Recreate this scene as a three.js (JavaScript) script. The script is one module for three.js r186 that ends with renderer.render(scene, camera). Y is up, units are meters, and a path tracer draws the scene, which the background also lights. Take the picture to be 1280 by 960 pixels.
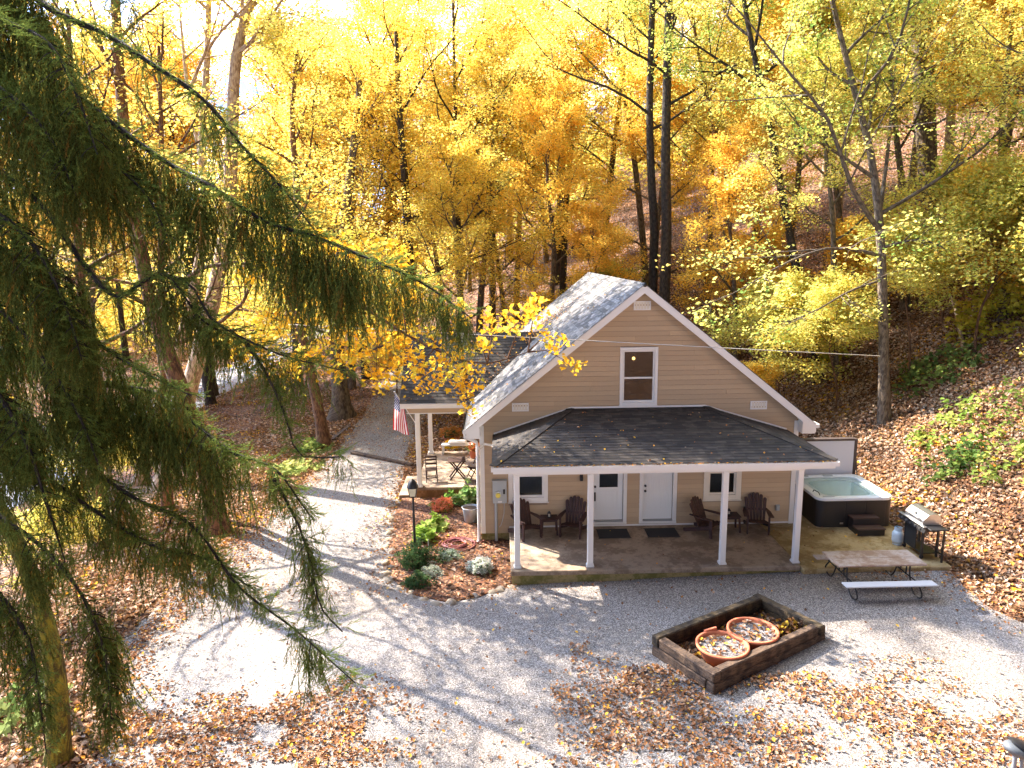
import * as THREE from 'three';
import { Sky } from 'three/addons/objects/Sky.js';
import { mergeGeometries } from 'three/addons/utils/BufferGeometryUtils.js';

// ---------------------------------------------------------------- camera, sky, sun, exposure
const scene = new THREE.Scene();
const FOCAL = 887, PW = 1280, PH = 960;                       // focal length in photograph pixels
const camera = new THREE.PerspectiveCamera(2 * Math.atan(PH / 2 / FOCAL) * 180 / Math.PI, PW / PH, 0.1, 600);
camera.position.set(0.6, 8.15, 20.4);
camera.rotation.order = 'YXZ';
camera.rotation.set(-10.35 * Math.PI / 180, -0.95 * Math.PI / 180, -0.7 * Math.PI / 180);
camera.updateMatrixWorld(true);
scene.add(camera);

const sunDir = new THREE.Vector3(-0.581, 0.656, -0.483).normalize();
const sky = new Sky();
sky.name = 'sky';
sky.scale.setScalar(500);
sky.material.uniforms.sunPosition.value.copy(sunDir).multiplyScalar(1000);
sky.material.uniforms.turbidity.value = 10;
sky.material.uniforms.rayleigh.value = 0.22;
sky.material.uniforms.mieCoefficient.value = 0.006;
sky.material.uniforms.mieDirectionalG.value = 0.7;
sky.material.uniforms.cloudCoverage.value = 0.52;
sky.userData = { kind: 'structure' };
scene.add(sky);
scene.environmentIntensity = 0.3;
const sun = new THREE.DirectionalLight(0xfff1de, 4.8);
sun.position.copy(sunDir).multiplyScalar(70);
sun.target.position.set(0, 0, 0);
sun.castShadow = true;
sun.shadow.mapSize.set(4096, 4096);
Object.assign(sun.shadow.camera, { left: -45, right: 45, top: 45, bottom: -45, near: 1, far: 180 });
sun.shadow.radius = 1;
scene.add(sun, sun.target);
const EXPOSURE = 5.6;

// ---------------------------------------------------------------- helpers
const V = (x, y, z) => new THREE.Vector3(x, y, z);
function rngOf(a) { return () => { a |= 0; a = a + 0x6D2B79F5 | 0; let t = Math.imul(a ^ a >>> 15, 1 | a); t = t + Math.imul(t ^ t >>> 7, 61 | t) ^ t; return ((t ^ t >>> 14) >>> 0) / 4294967296; }; }
const R0 = rngOf(7);
const clamp = (x, a, b) => Math.min(b, Math.max(a, x)), lerp = (a, b, t) => a + (b - a) * t;
const smooth = (a, b, x) => { const t = clamp((x - a) / (b - a), 0, 1); return t * t * (3 - 2 * t); };
const hash2 = (x, y) => { let h = Math.imul(x | 0, 374761393) + Math.imul(y | 0, 668265263) | 0; h = Math.imul(h ^ h >>> 13, 1274126177); return ((h ^ h >>> 16) >>> 0) / 4294967296; };
function vnoise(x, y) {
  const ix = Math.floor(x), iy = Math.floor(y), fx = x - ix, fy = y - iy, u = fx * fx * (3 - 2 * fx), v = fy * fy * (3 - 2 * fy);
  return lerp(lerp(hash2(ix, iy), hash2(ix + 1, iy), u), lerp(hash2(ix, iy + 1), hash2(ix + 1, iy + 1), u), v);
}
const fbm = (x, y, n = 4) => { let s = 0, a = 0.5, t = 0; for (let i = 0; i < n; i++) { s += a * vnoise(x, y); t += a; a *= 0.5; x = x * 2.03 + 17.1; y = y * 2.03 + 9.7; } return s / t; };
// photograph pixel -> ray; the distance always comes from the ground or from a stated depth
const cm = camera.matrixWorld.elements, camR = V(cm[0], cm[1], cm[2]), camU = V(cm[4], cm[5], cm[6]), camF = V(-cm[8], -cm[9], -cm[10]), camP = camera.position.clone();
const ray = (px, py) => camF.clone().addScaledVector(camR, (px - PW / 2) / FOCAL).addScaledVector(camU, -(py - PH / 2) / FOCAL);
const at = (px, py, depth) => camP.clone().addScaledVector(ray(px, py), depth);
const depthOf = (p) => p.clone().sub(camP).dot(camF);

const used = new Map();
function numbered(n) { const k = used.get(n) || 0; used.set(n, k + 1); return k ? n + '_' + String(k).padStart(3, '0') : n; }
function thing(name, label, category, pos, turn = 0, group) {
  const o = new THREE.Group(); o.name = numbered(name); scene.add(o);
  if (pos) o.position.copy(pos); o.rotation.y = turn;
  o.userData = { label, category }; if (group) o.userData.group = group;
  return o;
}
function part(name, geo, m, parent, kind) {
  const o = new THREE.Mesh(Array.isArray(geo) ? join(geo) : geo, m); o.name = name; parent.add(o);
  if (kind) o.userData.kind = kind;
  return o;
}
function struct(name, geo, m) { const o = new THREE.Mesh(geo, m); o.name = name; o.userData.kind = 'structure'; scene.add(o); return o; }
function clean(g) { g = g.index ? g.toNonIndexed() : g; for (const k of Object.keys(g.attributes)) if (!['position', 'normal', 'uv'].includes(k)) g.deleteAttribute(k); if (!g.attributes.normal) g.computeVertexNormals(); if (!g.attributes.uv) g.setAttribute('uv', new THREE.BufferAttribute(new Float32Array(g.attributes.position.count * 2), 2)); return g; }
const join = (list) => list.length === 1 ? list[0] : mergeGeometries(list.map(clean));
// uv in metres, taken from the dominant axis of each face
function metreUV(g0, s = 1) {
  const g = clean(g0), p = g.attributes.position, uv = new Float32Array(p.count * 2), a = V(), b = V(), c = V();
  for (let i = 0; i < p.count; i += 3) {
    a.fromBufferAttribute(p, i); b.fromBufferAttribute(p, i + 1); c.fromBufferAttribute(p, i + 2);
    const n = b.clone().sub(a).cross(c.clone().sub(a)), x = Math.abs(n.x), y = Math.abs(n.y), z = Math.abs(n.z);
    [a, b, c].forEach((q, k) => { const [u, v] = x >= y && x >= z ? [q.z, q.y] : y >= z ? [q.x, q.z] : [q.x, q.y]; uv[(i + k) * 2] = u * s; uv[(i + k) * 2 + 1] = v * s; });
  }
  g.setAttribute('uv', new THREE.BufferAttribute(uv, 2)); return g;
}
function box(x0, x1, y0, y1, z0, z1, bevel = 0) {
  if (bevel > 0) return bevelBox(x0, x1, y0, y1, z0, z1, bevel);
  const g = new THREE.BoxGeometry(x1 - x0, y1 - y0, z1 - z0); g.translate((x0 + x1) / 2, (y0 + y1) / 2, (z0 + z1) / 2); return metreUV(g);
}
function bevelBox(x0, x1, y0, y1, z0, z1, b) {            // a box with chamfered edges
  const lo = [x0, y0, z0], hi = [x1, y1, z1]; b = Math.min(b, (x1 - x0) / 2.1, (y1 - y0) / 2.1, (z1 - z0) / 2.1);
  const P = (sx, sy, sz, ax) => [sx, sy, sz].map((s, k) => (s > 0 ? hi[k] - (k === ax ? 0 : b) : lo[k] + (k === ax ? 0 : b)));
  const t = [], q = (a, b2, c, d) => { t.push(a, b2, c, a, c, d); };
  const out = (f) => f; const S = [-1, 1];
  for (let ax = 0; ax < 3; ax++) for (const s of S) {
    const [u, v] = [(ax + 1) % 3, (ax + 2) % 3], mk = (su, sv) => { const k = [0, 0, 0]; k[ax] = s; k[u] = su; k[v] = sv; return P(...k, ax); };
    const c = [mk(-1, -1), mk(1, -1), mk(1, 1), mk(-1, 1)]; s > 0 ? q(...c) : q(c[3], c[2], c[1], c[0]);
  }
  for (let ax = 0; ax < 3; ax++) { // edges along axis ax
    const [u, v] = [(ax + 1) % 3, (ax + 2) % 3];
    for (const su of S) for (const sv of S) {
      const mk = (sa, face) => { const k = [0, 0, 0]; k[ax] = sa; k[u] = su; k[v] = sv; return P(...k, face); };
      const c = [mk(-1, u), mk(1, u), mk(1, v), mk(-1, v)]; su * sv > 0 ? q(c[3], c[2], c[1], c[0]) : q(...c);
    }
  }
  for (const sx of S) for (const sy of S) for (const sz of S) { const c = [P(sx, sy, sz, 0), P(sx, sy, sz, 1), P(sx, sy, sz, 2)]; sx * sy * sz > 0 ? t.push(...c) : t.push(c[2], c[1], c[0]); }
  const g = new THREE.BufferGeometry(); g.setAttribute('position', new THREE.Float32BufferAttribute(t.flat(), 3)); g.computeVertexNormals(); return metreUV(g);
}
function poly(tris) { const g = new THREE.BufferGeometry(); g.setAttribute('position', new THREE.Float32BufferAttribute(tris.flat(), 3)); g.computeVertexNormals(); return g; }
// solid between two matching outlines (arrays of [x,y,z]); ends capped as fans
function prism(A, B) {
  const t = [], n = A.length;
  for (let i = 0; i < n; i++) { const j = (i + 1) % n; t.push(A[i], A[j], B[j], A[i], B[j], B[i]); }
  for (let i = 1; i < n - 1; i++) { t.push(A[0], A[i + 1], A[i]); t.push(B[0], B[i], B[i + 1]); }
  return metreUV(poly(t));
}
function tube(pts, rad, sides = 6, cap = true) {          // tapered tube through points
  const n = pts.length, pos = [], nor = [], uv = [], idx = []; let len = 0, X = V(), prev = null;
  for (let i = 0; i < n; i++) {
    const d = pts[Math.min(i + 1, n - 1)].clone().sub(pts[Math.max(i - 1, 0)]).normalize();
    if (!prev) { X.set(Math.abs(d.y) < 0.9 ? 0 : 1, Math.abs(d.y) < 0.9 ? 1 : 0, 0).cross(d).normalize(); } else { X.addScaledVector(d, -X.dot(d)).normalize(); len += pts[i].distanceTo(pts[i - 1]); }
    prev = d; const Y = d.clone().cross(X), r = typeof rad === 'number' ? rad : Array.isArray(rad) ? rad[i] : rad(i / (n - 1));
    for (let k = 0; k <= sides; k++) { const a = k / sides * Math.PI * 2, c = Math.cos(a), s = Math.sin(a), N = X.clone().multiplyScalar(c).addScaledVector(Y, s); pos.push(pts[i].x + N.x * r, pts[i].y + N.y * r, pts[i].z + N.z * r); nor.push(N.x, N.y, N.z); uv.push(k / sides * Math.max(1, Math.round(r * 6.3 / 0.5)) * 0.5, len); }
  }
  for (let i = 0; i < n - 1; i++) for (let k = 0; k < sides; k++) { const a = i * (sides + 1) + k, b = a + sides + 1; idx.push(a, a + 1, b, b, a + 1, b + 1); }
  if (cap) for (const [i, flip] of [[0, 1], [n - 1, 0]]) { const o = i * (sides + 1); for (let k = 1; k < sides - 1; k++) flip ? idx.push(o, o + k + 1, o + k) : idx.push(o, o + k, o + k + 1); }
  const g = new THREE.BufferGeometry(); g.setAttribute('position', new THREE.Float32BufferAttribute(pos, 3)); g.setAttribute('normal', new THREE.Float32BufferAttribute(nor, 3)); g.setAttribute('uv', new THREE.Float32BufferAttribute(uv, 2)); g.setIndex(idx); return g;
}
const rod = (a, b, r, sides = 8) => tube([V(...a), V(...b)], r, sides);
function bar(a, b, w, h, up = V(0, 1, 0)) {                // rectangular bar from a to b, w across, h along up
  a = V(...a); b = V(...b); const d = b.clone().sub(a).normalize(), s = d.clone().cross(up).normalize().multiplyScalar(w / 2), u = s.clone().cross(d).normalize().multiplyScalar(h / 2);
  const c = (p) => [p.clone().sub(s).sub(u), p.clone().add(s).sub(u), p.clone().add(s).add(u), p.clone().sub(s).add(u)].map((q) => q.toArray());
  return prism(c(b), c(a));
}
const lathe = (prof, seg = 24) => new THREE.LatheGeometry(prof.map(([r, y]) => new THREE.Vector2(r, y)), seg);
const moved = (g, x, y, z, ry = 0) => { g = g.clone(); if (ry) g.rotateY(ry); g.translate(x, y, z); return g; };

// ---------------------------------------------------------------- textures (matter only: grain, stones, stains)
function tex(n, f, srgb = true, h = n) {
  const d = new Uint8Array(n * h * 4);
  for (let y = 0; y < h; y++) for (let x = 0; x < n; x++) { const c = f(x, y), i = (y * n + x) * 4; d[i] = clamp(c[0] * 255, 0, 255); d[i + 1] = clamp(c[1] * 255, 0, 255); d[i + 2] = clamp(c[2] * 255, 0, 255); d[i + 3] = 255; }
  const t = new THREE.DataTexture(d, n, h); t.magFilter = THREE.LinearFilter; t.minFilter = THREE.LinearFilter; t.wrapS = t.wrapT = THREE.RepeatWrapping; if (srgb) t.colorSpace = THREE.SRGBColorSpace; t.needsUpdate = true; return t;
}
// tiling cell noise: nearest and second distance, id
function cells(n, size) { const m = Math.round(n / size), pts = []; for (let j = 0; j < m; j++) for (let i = 0; i < m; i++) pts.push([hash2(i + 91, j + 13), hash2(i + 7, j + 77), hash2(i + 31, j + 5), hash2(i + 3, j + 59)]);
  return (x, y) => { const cx = Math.floor(x / size), cy = Math.floor(y / size); let d1 = 9, d2 = 9, id = null; for (let j = -1; j <= 1; j++) for (let i = -1; i <= 1; i++) { const ii = (cx + i + m) % m, jj = (cy + j + m) % m, p = pts[jj * m + ii], dx = cx + i + p[0] - x / size, dy = cy + j + p[1] - y / size, d = dx * dx + dy * dy; if (d < d1) { d2 = d1; d1 = d; id = p; } else if (d < d2) d2 = d; } return [Math.sqrt(d1), Math.sqrt(d2), id]; }; }
const tnoise = (x, y, n, f) => { const m = n / f, w = (i) => ((i % m) + m) % m, ix = Math.floor(x / f), iy = Math.floor(y / f), fx = x / f - ix, fy = y / f - iy, u = fx * fx * (3 - 2 * fx), v = fy * fy * (3 - 2 * fy); return lerp(lerp(hash2(w(ix), w(iy) + f), hash2(w(ix + 1), w(iy) + f), u), lerp(hash2(w(ix), w(iy + 1) + f), hash2(w(ix + 1), w(iy + 1) + f), u), v); };
const GN = 1024, gc = cells(GN, 8), gravelH = new Float32Array(GN * GN);
const gravelMap = tex(GN, (x, y) => { const [a, b, id] = gc(x, y), gap = smooth(0.02, 0.22, b - a), tone = 0.50 + 0.42 * id[2] - (id[3] > 0.86 ? 0.22 : 0); gravelH[y * GN + x] = gap * (0.5 + 0.5 * id[2]) * (1 - a * 0.5); const w = id[3]; return [lerp(0.30, tone * (1 + 0.04 * (w - 0.4)), gap), lerp(0.285, tone * 0.985, gap), lerp(0.28, tone * (0.985 - 0.05 * (w - 0.5)), gap)]; });
const gravelBump = tex(GN, (x, y) => { const h = gravelH[y * GN + x]; return [h, h, h]; }, false);
const lc = cells(1024, 16), lc2 = cells(1024, 11), litterPal = [[0.50, 0.33, 0.22], [0.42, 0.25, 0.15], [0.60, 0.43, 0.31], [0.34, 0.21, 0.14], [0.55, 0.35, 0.17], [0.66, 0.52, 0.40], [0.28, 0.19, 0.14]];
const litterMap = tex(1024, (x, y) => { const [a, b, id] = lc(x + 3 * tnoise(x, y, 1024, 8), y + 3 * tnoise(x + 5, y, 1024, 8)), c = litterPal[Math.floor(id[2] * 6.99)], e = smooth(0, 0.12, b - a), [a2, , i2] = lc2(x, y), k = (0.72 + 0.4 * id[3]) * (0.55 + 0.45 * e) * (0.85 + 0.25 * i2[2]); return c.map((v) => v * k); });
const litterBump = tex(1024, (x, y) => { const [a, b, id] = lc(x, y); const v = id[3] * smooth(0, 0.12, b - a); return [v, v, v]; }, false);
const barkMap = (cl, cd, sx = 1) => tex(256, (x, y) => { const v = tnoise(x * sx, y / 4, 256, 8) * 0.5 + tnoise(x, y, 256, 4) * 0.25 + tnoise(x, y / 2, 256, 32) * 0.35, k = smooth(0.25, 0.8, v); return [0, 1, 2].map((i) => lerp(cd[i], cl[i], k)); });
const barkBump = tex(256, (x, y) => { const v = tnoise(x, y / 4, 256, 8) * 0.7 + tnoise(x, y, 256, 4) * 0.3; return [v, v, v]; }, false);
const grainMap = (cl, cd, s = 1) => tex(512, (x, y) => { const v = tnoise(x / 8, y, 512, 4) * 0.5 + tnoise(x / 16, y, 512, 2) * 0.25 + tnoise(x, y, 512, 64) * 0.4, k = smooth(0.25, 0.85, v); return [0, 1, 2].map((i) => lerp(cd[i], cl[i], k)); });
const concreteMap = (c, st) => tex(512, (x, y) => { const n1 = tnoise(x, y, 512, 64) * 0.5 + tnoise(x, y, 512, 16) * 0.3 + tnoise(x, y, 512, 4) * 0.2, k = smooth(0.35, 0.75, n1), f = 0.92 + 0.16 * hash2(x, y); return [0, 1, 2].map((i) => lerp(st[i], c[i], k) * f); });
const shingleMap = (pal, tab = 64, course = 32) => tex(512, (x, y) => { const row = Math.floor(y / course), off = (hash2(row, 3) * 512) | 0, col = Math.floor(((x + off) % 512) / tab), id = hash2(col + row * 31, row * 7 + 1), sl = ((x + off) % tab) < 2 ? 0.6 : 1, g = 0.8 + 0.4 * hash2(x, y), m = 0.75 + 0.5 * tnoise(x, y, 512, 32); const c = pal[Math.floor(id * pal.length * 0.999)]; return c.map((v) => v * g * sl * m); });

function mat(c, rough = 0.7, more = {}) { const m = new THREE.MeshStandardMaterial({ roughness: rough, ...more }); if (Array.isArray(c)) m.color.setRGB(...c); return m; }
function rep(t, s) { const c = t.clone(); c.repeat.set(s, s); c.needsUpdate = true; return c; }
const M = {
  gravel: mat([0.80, 0.765, 0.72], 0.95, { map: rep(gravelMap, 1 / 2.7), bumpMap: rep(gravelBump, 1 / 2.7), bumpScale: 0.01, vertexColors: true }),
  litter: mat([0.9, 0.9, 0.9], 0.95, { map: rep(litterMap, 1 / 5.7), bumpMap: rep(litterBump, 1 / 5.7), bumpScale: 0.03, vertexColors: true }),
  mulch: mat([1, 0.93, 0.90], 0.95, { map: rep(litterMap, 1 / 3.3), bumpMap: rep(litterBump, 1 / 2.3), bumpScale: 0.02 }),
  siding: [0, 1, 2].map((k) => mat([0.455 + 0.022 * k, 0.326 + 0.016 * k, 0.196 + 0.01 * k], 0.55)),
  white: mat([0.78, 0.76, 0.72], 0.5), cream: mat([0.74, 0.68, 0.56], 0.55), doorWhite: mat([0.78, 0.79, 0.77], 0.4),
  sheathing: mat([0.30, 0.22, 0.15], 0.9), interior: mat([0.27, 0.19, 0.125], 0.8), pane: new THREE.MeshPhysicalMaterial({ transmission: 1, thickness: 0, roughness: 0.03, color: 0xd8dee2, ior: 1.5 }),
  roof: [0, 1, 2].map((k) => mat([0.9 + 0.08 * k, 0.9 + 0.08 * k, 0.92 + 0.08 * k], 0.9, { map: rep(shingleMap([[0.39, 0.38, 0.37], [0.32, 0.315, 0.31], [0.44, 0.43, 0.42], [0.26, 0.255, 0.25]]), 1 / 2.6) })),
  porchRoof: [0, 1, 2].map((k) => mat([0.9 + 0.1 * k, 0.9 + 0.1 * k, 0.9 + 0.1 * k], 0.85, { map: rep(shingleMap([[0.205, 0.18, 0.165], [0.17, 0.15, 0.14], [0.235, 0.21, 0.19], [0.14, 0.125, 0.12]]), 1 / 2.6) })),
  concrete: mat([1, 1, 1], 0.9, { map: rep(concreteMap([0.62, 0.55, 0.47], [0.48, 0.41, 0.34]), 1 / 3) }),
  patio: mat([1, 1, 1], 0.9, { map: rep(concreteMap([0.68, 0.60, 0.44], [0.54, 0.45, 0.28]), 1 / 3) }),
  brownBlock: mat([1, 1, 1], 0.9, { map: rep(concreteMap([0.62, 0.46, 0.30], [0.48, 0.33, 0.18]), 1 / 2) }),
  mossConcrete: mat([1, 1, 1], 0.95, { map: rep(concreteMap([0.60, 0.53, 0.36], [0.42, 0.40, 0.20]), 1 / 1.5) }),
  darkWood: mat([1, 1, 1], 0.6, { map: rep(grainMap([0.26, 0.15, 0.13], [0.17, 0.09, 0.08]), 1 / 0.8) }),
  timber: [mat([1, 1, 1], 0.9, { map: rep(grainMap([0.38, 0.30, 0.23], [0.15, 0.105, 0.08]), 1 / 1.2), bumpMap: rep(barkBump, 2), bumpScale: 0.012 }), mat([1, 1, 1], 0.9, { map: rep(grainMap([0.30, 0.245, 0.16], [0.12, 0.09, 0.06]), 1 / 1.1), bumpMap: rep(barkBump, 2), bumpScale: 0.012 })],
  tableTop: mat([1, 1, 1], 0.7, { map: rep(concreteMap([0.68, 0.62, 0.58], [0.56, 0.46, 0.39]), 1 / 2.2) }),
  benchGrey: mat([0.55, 0.55, 0.57], 0.55), black: mat([0.02, 0.02, 0.022], 0.5), blackMetal: mat([0.025, 0.025, 0.027], 0.4, { metalness: 0.3 }), rubber: mat([0.018, 0.018, 0.02], 0.9),
  terracotta: mat([0.52, 0.15, 0.07], 0.8), steel: mat([0.5, 0.5, 0.5], 0.32, { metalness: 0.9 }), greyBox: mat([0.40, 0.43, 0.43], 0.5), galv: mat([0.42, 0.46, 0.52], 0.45, { metalness: 0.5 }),
  tubShell: mat([0.80, 0.83, 0.84], 0.25), tubSkirt: mat([0.022, 0.018, 0.016], 0.45), tubStep: mat([0.06, 0.03, 0.022], 0.5), coverLight: mat([0.58, 0.59, 0.64], 0.7), coverDark: mat([0.05, 0.035, 0.032], 0.6),
  water: new THREE.MeshPhysicalMaterial({ transmission: 0.85, thickness: 0.4, roughness: 0.06, ior: 1.33, color: 0xe6f6f1, attenuationColor: new THREE.Color(0.72, 0.92, 0.87), attenuationDistance: 1.5 }),
  hose: mat([0.30, 0.09, 0.09], 0.5), stone: [mat([0.28, 0.23, 0.17], 0.95), mat([0.20, 0.165, 0.13], 0.95), mat([0.34, 0.27, 0.19], 0.95)],
  lampGlass: mat([0.72, 0.68, 0.50], 0.35), yellowDial: mat([0.75, 0.62, 0.10], 0.4), tankPale: mat([0.55, 0.66, 0.74], 0.4), cable: mat([0.5, 0.48, 0.44], 0.6),
  soil: mat([0.09, 0.06, 0.04], 1), whiteGravel: mat([0.95, 0.95, 0.95], 0.95, { map: rep(gravelMap, 1 / 2), bumpMap: rep(gravelBump, 1 / 2), bumpScale: 0.015 }),
};
const leafMat = (through, rough = 0.8) => new THREE.MeshPhysicalMaterial({ color: 0xffffff, vertexColors: true, transmission: through, thickness: 0, roughness: rough, side: THREE.DoubleSide, specularIntensity: 0 });
M.leaf = leafMat(0.5, 1); M.fallen = leafMat(0.12, 1); M.needle = leafMat(0.42, 1); M.plantLeaf = leafMat(0.3, 1);
const BARK = {
  grey: mat([1, 1, 1], 0.95, { map: rep(barkMap([0.46, 0.41, 0.35], [0.24, 0.20, 0.17]), 1), bumpMap: barkBump, bumpScale: 0.02 }),
  dark: mat([1, 1, 1], 0.95, { map: rep(barkMap([0.27, 0.23, 0.20], [0.12, 0.10, 0.09]), 1), bumpMap: barkBump, bumpScale: 0.03 }),
  pale: mat([1, 1, 1], 0.9, { map: rep(barkMap([0.74, 0.66, 0.56], [0.48, 0.38, 0.30]), 1), bumpMap: barkBump, bumpScale: 0.008 }),
  brown: mat([1, 1, 1], 0.95, { map: rep(barkMap([0.50, 0.37, 0.27], [0.27, 0.18, 0.13]), 1), bumpMap: barkBump, bumpScale: 0.03 }),
  mossy: mat([1, 1, 1], 0.95, { map: rep(barkMap([0.52, 0.48, 0.14], [0.25, 0.22, 0.10]), 1), bumpMap: barkBump, bumpScale: 0.02 }),
};
// ---------------------------------------------------------------- terrain
function toeX(z) { return z >= 5 ? 12.7 + (z - 5) * 0.3 : z >= -2 ? 12.7 : z >= -14 ? lerp(12.7, 11.2, (-2 - z) / 12) : Math.max(-30, 11.2 - (-14 - z) * 0.5); }
function height(x, z) {
  let h = -0.42 + 0.03 * clamp(x - 1, 0, 9) - 0.015 * clamp(-z, 0, 12) - 0.10 * clamp(-7 - x, 0, 20) + 0.03 * clamp(-20 - z, 0, 200);
  let s = (x - toeX(z)) * 0.9; if (s > 0) { let k = 0.8 * s * s / (s + 1.9); h += 36 * (1 - Math.exp(-k / 36)) + smooth(1, 5, s) * (0.5 * (fbm(x * 0.23, z * 0.23, 3) - 0.5)); }
  if (x < -30) h += 0.08 * (-30 - x); if (z < -75) h += 0.1 * (-75 - z);
  return h + 0.05 * (vnoise(x * 0.5, z * 0.5) - 0.5) * smooth(0.5, 3, Math.max(x - toeX(z), -7 - x, -14 - z));
}
function ground(px, py) { const d = ray(px, py); let t = 6; while (t < 160) { const p = camP.clone().addScaledVector(d, t); if (p.y < height(p.x, p.z)) { let a = t - 0.25, b = t; for (let i = 0; i < 18; i++) { const m = (a + b) / 2, q = camP.clone().addScaledVector(d, m); q.y < height(q.x, q.z) ? b = m : a = m; } return camP.clone().addScaledVector(d, b); } t += 0.25; } return camP.clone().addScaledVector(d, 160); }
const put = (x, z, dy = 0) => V(x, height(x, z) + dy, z);
const normalAt = (x, z) => V(height(x - 0.3, z) - height(x + 0.3, z), 0.6, height(x, z - 0.3) - height(x, z + 0.3)).normalize();
const gravelPoly = [[-8.1, 1], [-7.4, -4.4], [-7.1, -10.9], [-7.4, -21.8], [-8, -34], [-4.5, -34], [-3.8, -22], [-3.4, -12], [-3.3, -6], [-3.1, -3.8], [-2.85, 0.1], [-2.4, 2.5], [-1.65, 3.5], [-0.8, 3.85], [0, 3.6], [0.8, 2.8], [8.4, 2.8], [12.2, 3.1], [12.1, 5.2], [12.9, 7], [14, 9], [15, 18], [-7, 18], [-6.9, 12], [-6.6, 8.3], [-8.3, 5]];
function inside(x, z) { // signed distance, positive inside the gravel
  let d = 1e9, w = false; const P = gravelPoly;
  for (let i = 0, j = P.length - 1; i < P.length; j = i++) { const [ax, az] = P[i], [bx, bz] = P[j], ex = bx - ax, ez = bz - az, t = clamp(((x - ax) * ex + (z - az) * ez) / (ex * ex + ez * ez), 0, 1), dx = x - ax - ex * t, dz = z - az - ez * t; d = Math.min(d, dx * dx + dz * dz); if ((az > z) !== (bz > z) && x < (bx - ax) * (z - az) / (bz - az) + ax) w = !w; }
  d = Math.sqrt(d); return w ? d : -d;
}
const gravelEdge = (x, z) => inside(x, z) + 0.5 * (fbm(x * 0.9, z * 0.9, 3) - 0.5);
function sheet(xs, zs, f, color) {
  const pos = [], uv = [], col = [], idx = [], n = xs.length;
  for (const z of zs) for (const x of xs) { pos.push(x, f(x, z), z); uv.push(x, z); col.push(...color(x, z)); }
  for (let j = 0; j < zs.length - 1; j++) for (let i = 0; i < n - 1; i++) { const a = j * n + i, b = a + n; idx.push(a, b, a + 1, a + 1, b, b + 1); }
  const g = new THREE.BufferGeometry(); g.setAttribute('position', new THREE.Float32BufferAttribute(pos, 3)); g.setAttribute('uv', new THREE.Float32BufferAttribute(uv, 2)); g.setAttribute('color', new THREE.Float32BufferAttribute(col, 3)); g.setIndex(idx); g.computeVertexNormals(); return g;
}
const range = (a, b, s) => { const r = []; for (let x = a; x < b - 1e-6; x += s) r.push(x); r.push(b); return r; };
const axisX = [...range(-160, -30, 6).slice(0, -1), ...range(-30, -12, 1).slice(0, -1), ...range(-12, 20, 0.4).slice(0, -1), ...range(20, 45, 1).slice(0, -1), ...range(45, 160, 6)];
const axisZ = [...range(-220, -60, 6).slice(0, -1), ...range(-60, -20, 1).slice(0, -1), ...range(-20, 18, 0.4).slice(0, -1), ...range(18, 60, 3)];
struct('ground', sheet(axisX, axisZ, (x, z) => height(x, z) - (inside(x, z) > 1 ? 0.03 : 0), (x, z) => { const m = fbm(x * 0.35 + 40, z * 0.35, 4), g = smooth(0.55, 0.7, m) * 0.55, t = 0.8 + 0.4 * fbm(x * 0.8, z * 0.8 + 9, 3); return [t * lerp(1, 0.55, g), t * lerp(0.97, 0.72, g), t * lerp(0.95, 0.5, g)]; }), M.litter);
struct('gravel_drive', sheet(range(-9, 15.5, 0.25), range(-35, 18.5, 0.25), (x, z) => height(x, z) + clamp(gravelEdge(x, z) * 0.14, -0.08, 0.03), (x, z) => { const t = 0.76 + 0.42 * (fbm(x * 0.55, z * 0.55, 5) - 0.2), w = smooth(0.5, 0.75, fbm(x * 0.3 + 5, z * 0.3, 3)); return [t, t * (1 - 0.04 * w), t * (1 - 0.1 * w)]; }), M.gravel);
const far = sheet(range(-60, -17, 4), range(-70, 30, 4), (x, z) => height(x, z) + (x > -25 && x < -18 ? 0.06 : -0.3), () => [1, 1, 1]);
const road = struct('road', far, mat([0.30, 0.30, 0.32], 0.85, { map: rep(concreteMap([0.75, 0.76, 0.78], [0.66, 0.66, 0.68]), 0.3) }));
road.material.color.setRGB(0.55, 0.56, 0.6);

// ---------------------------------------------------------------- the cabin
const cabin = thing('cabin', 'tan sided gabled cabin with white trim, front porch and side porch', 'house', V(0, 0, 0));
const W = 9.4, RX = 4.7, RY = 7.28, SL = 0.804, ZB = -12.1;   // wall width, ridge x and y, slope, back wall
const gableY = (x) => RY - 0.16 - SL * Math.abs(x - RX);
const holes = [[4.18, 5.11, 3.82, 5.37], [0.92, 1.85, 0.95, 2.15], [6.83, 7.65, 0.93, 2.15], [3.33, 4.25, 0.17, 2.2], [4.85, 5.75, 0.17, 2.2]];
const trims = [[4.09, 5.2, 3.73, 5.46], [0.79, 1.98, 0.82, 2.28], [6.68, 7.81, 0.78, 2.28], [3.22, 4.36, 0.1, 2.32], [4.74, 5.87, 0.1, 2.32]];
const shape = new THREE.Shape([[0, -0.6], [W, -0.6], [W, gableY(W)], [RX, gableY(RX)], [0, gableY(0)]].map((p) => new THREE.Vector2(...p)));
for (const [a, b, c, d] of holes) shape.holes.push(new THREE.Path([[a, c], [a, d], [b, d], [b, c]].map((p) => new THREE.Vector2(...p))));
const frontWall = new THREE.ExtrudeGeometry(shape, { depth: 0.14, bevelEnabled: false }); frontWall.translate(0, 0, -0.14);
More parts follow.
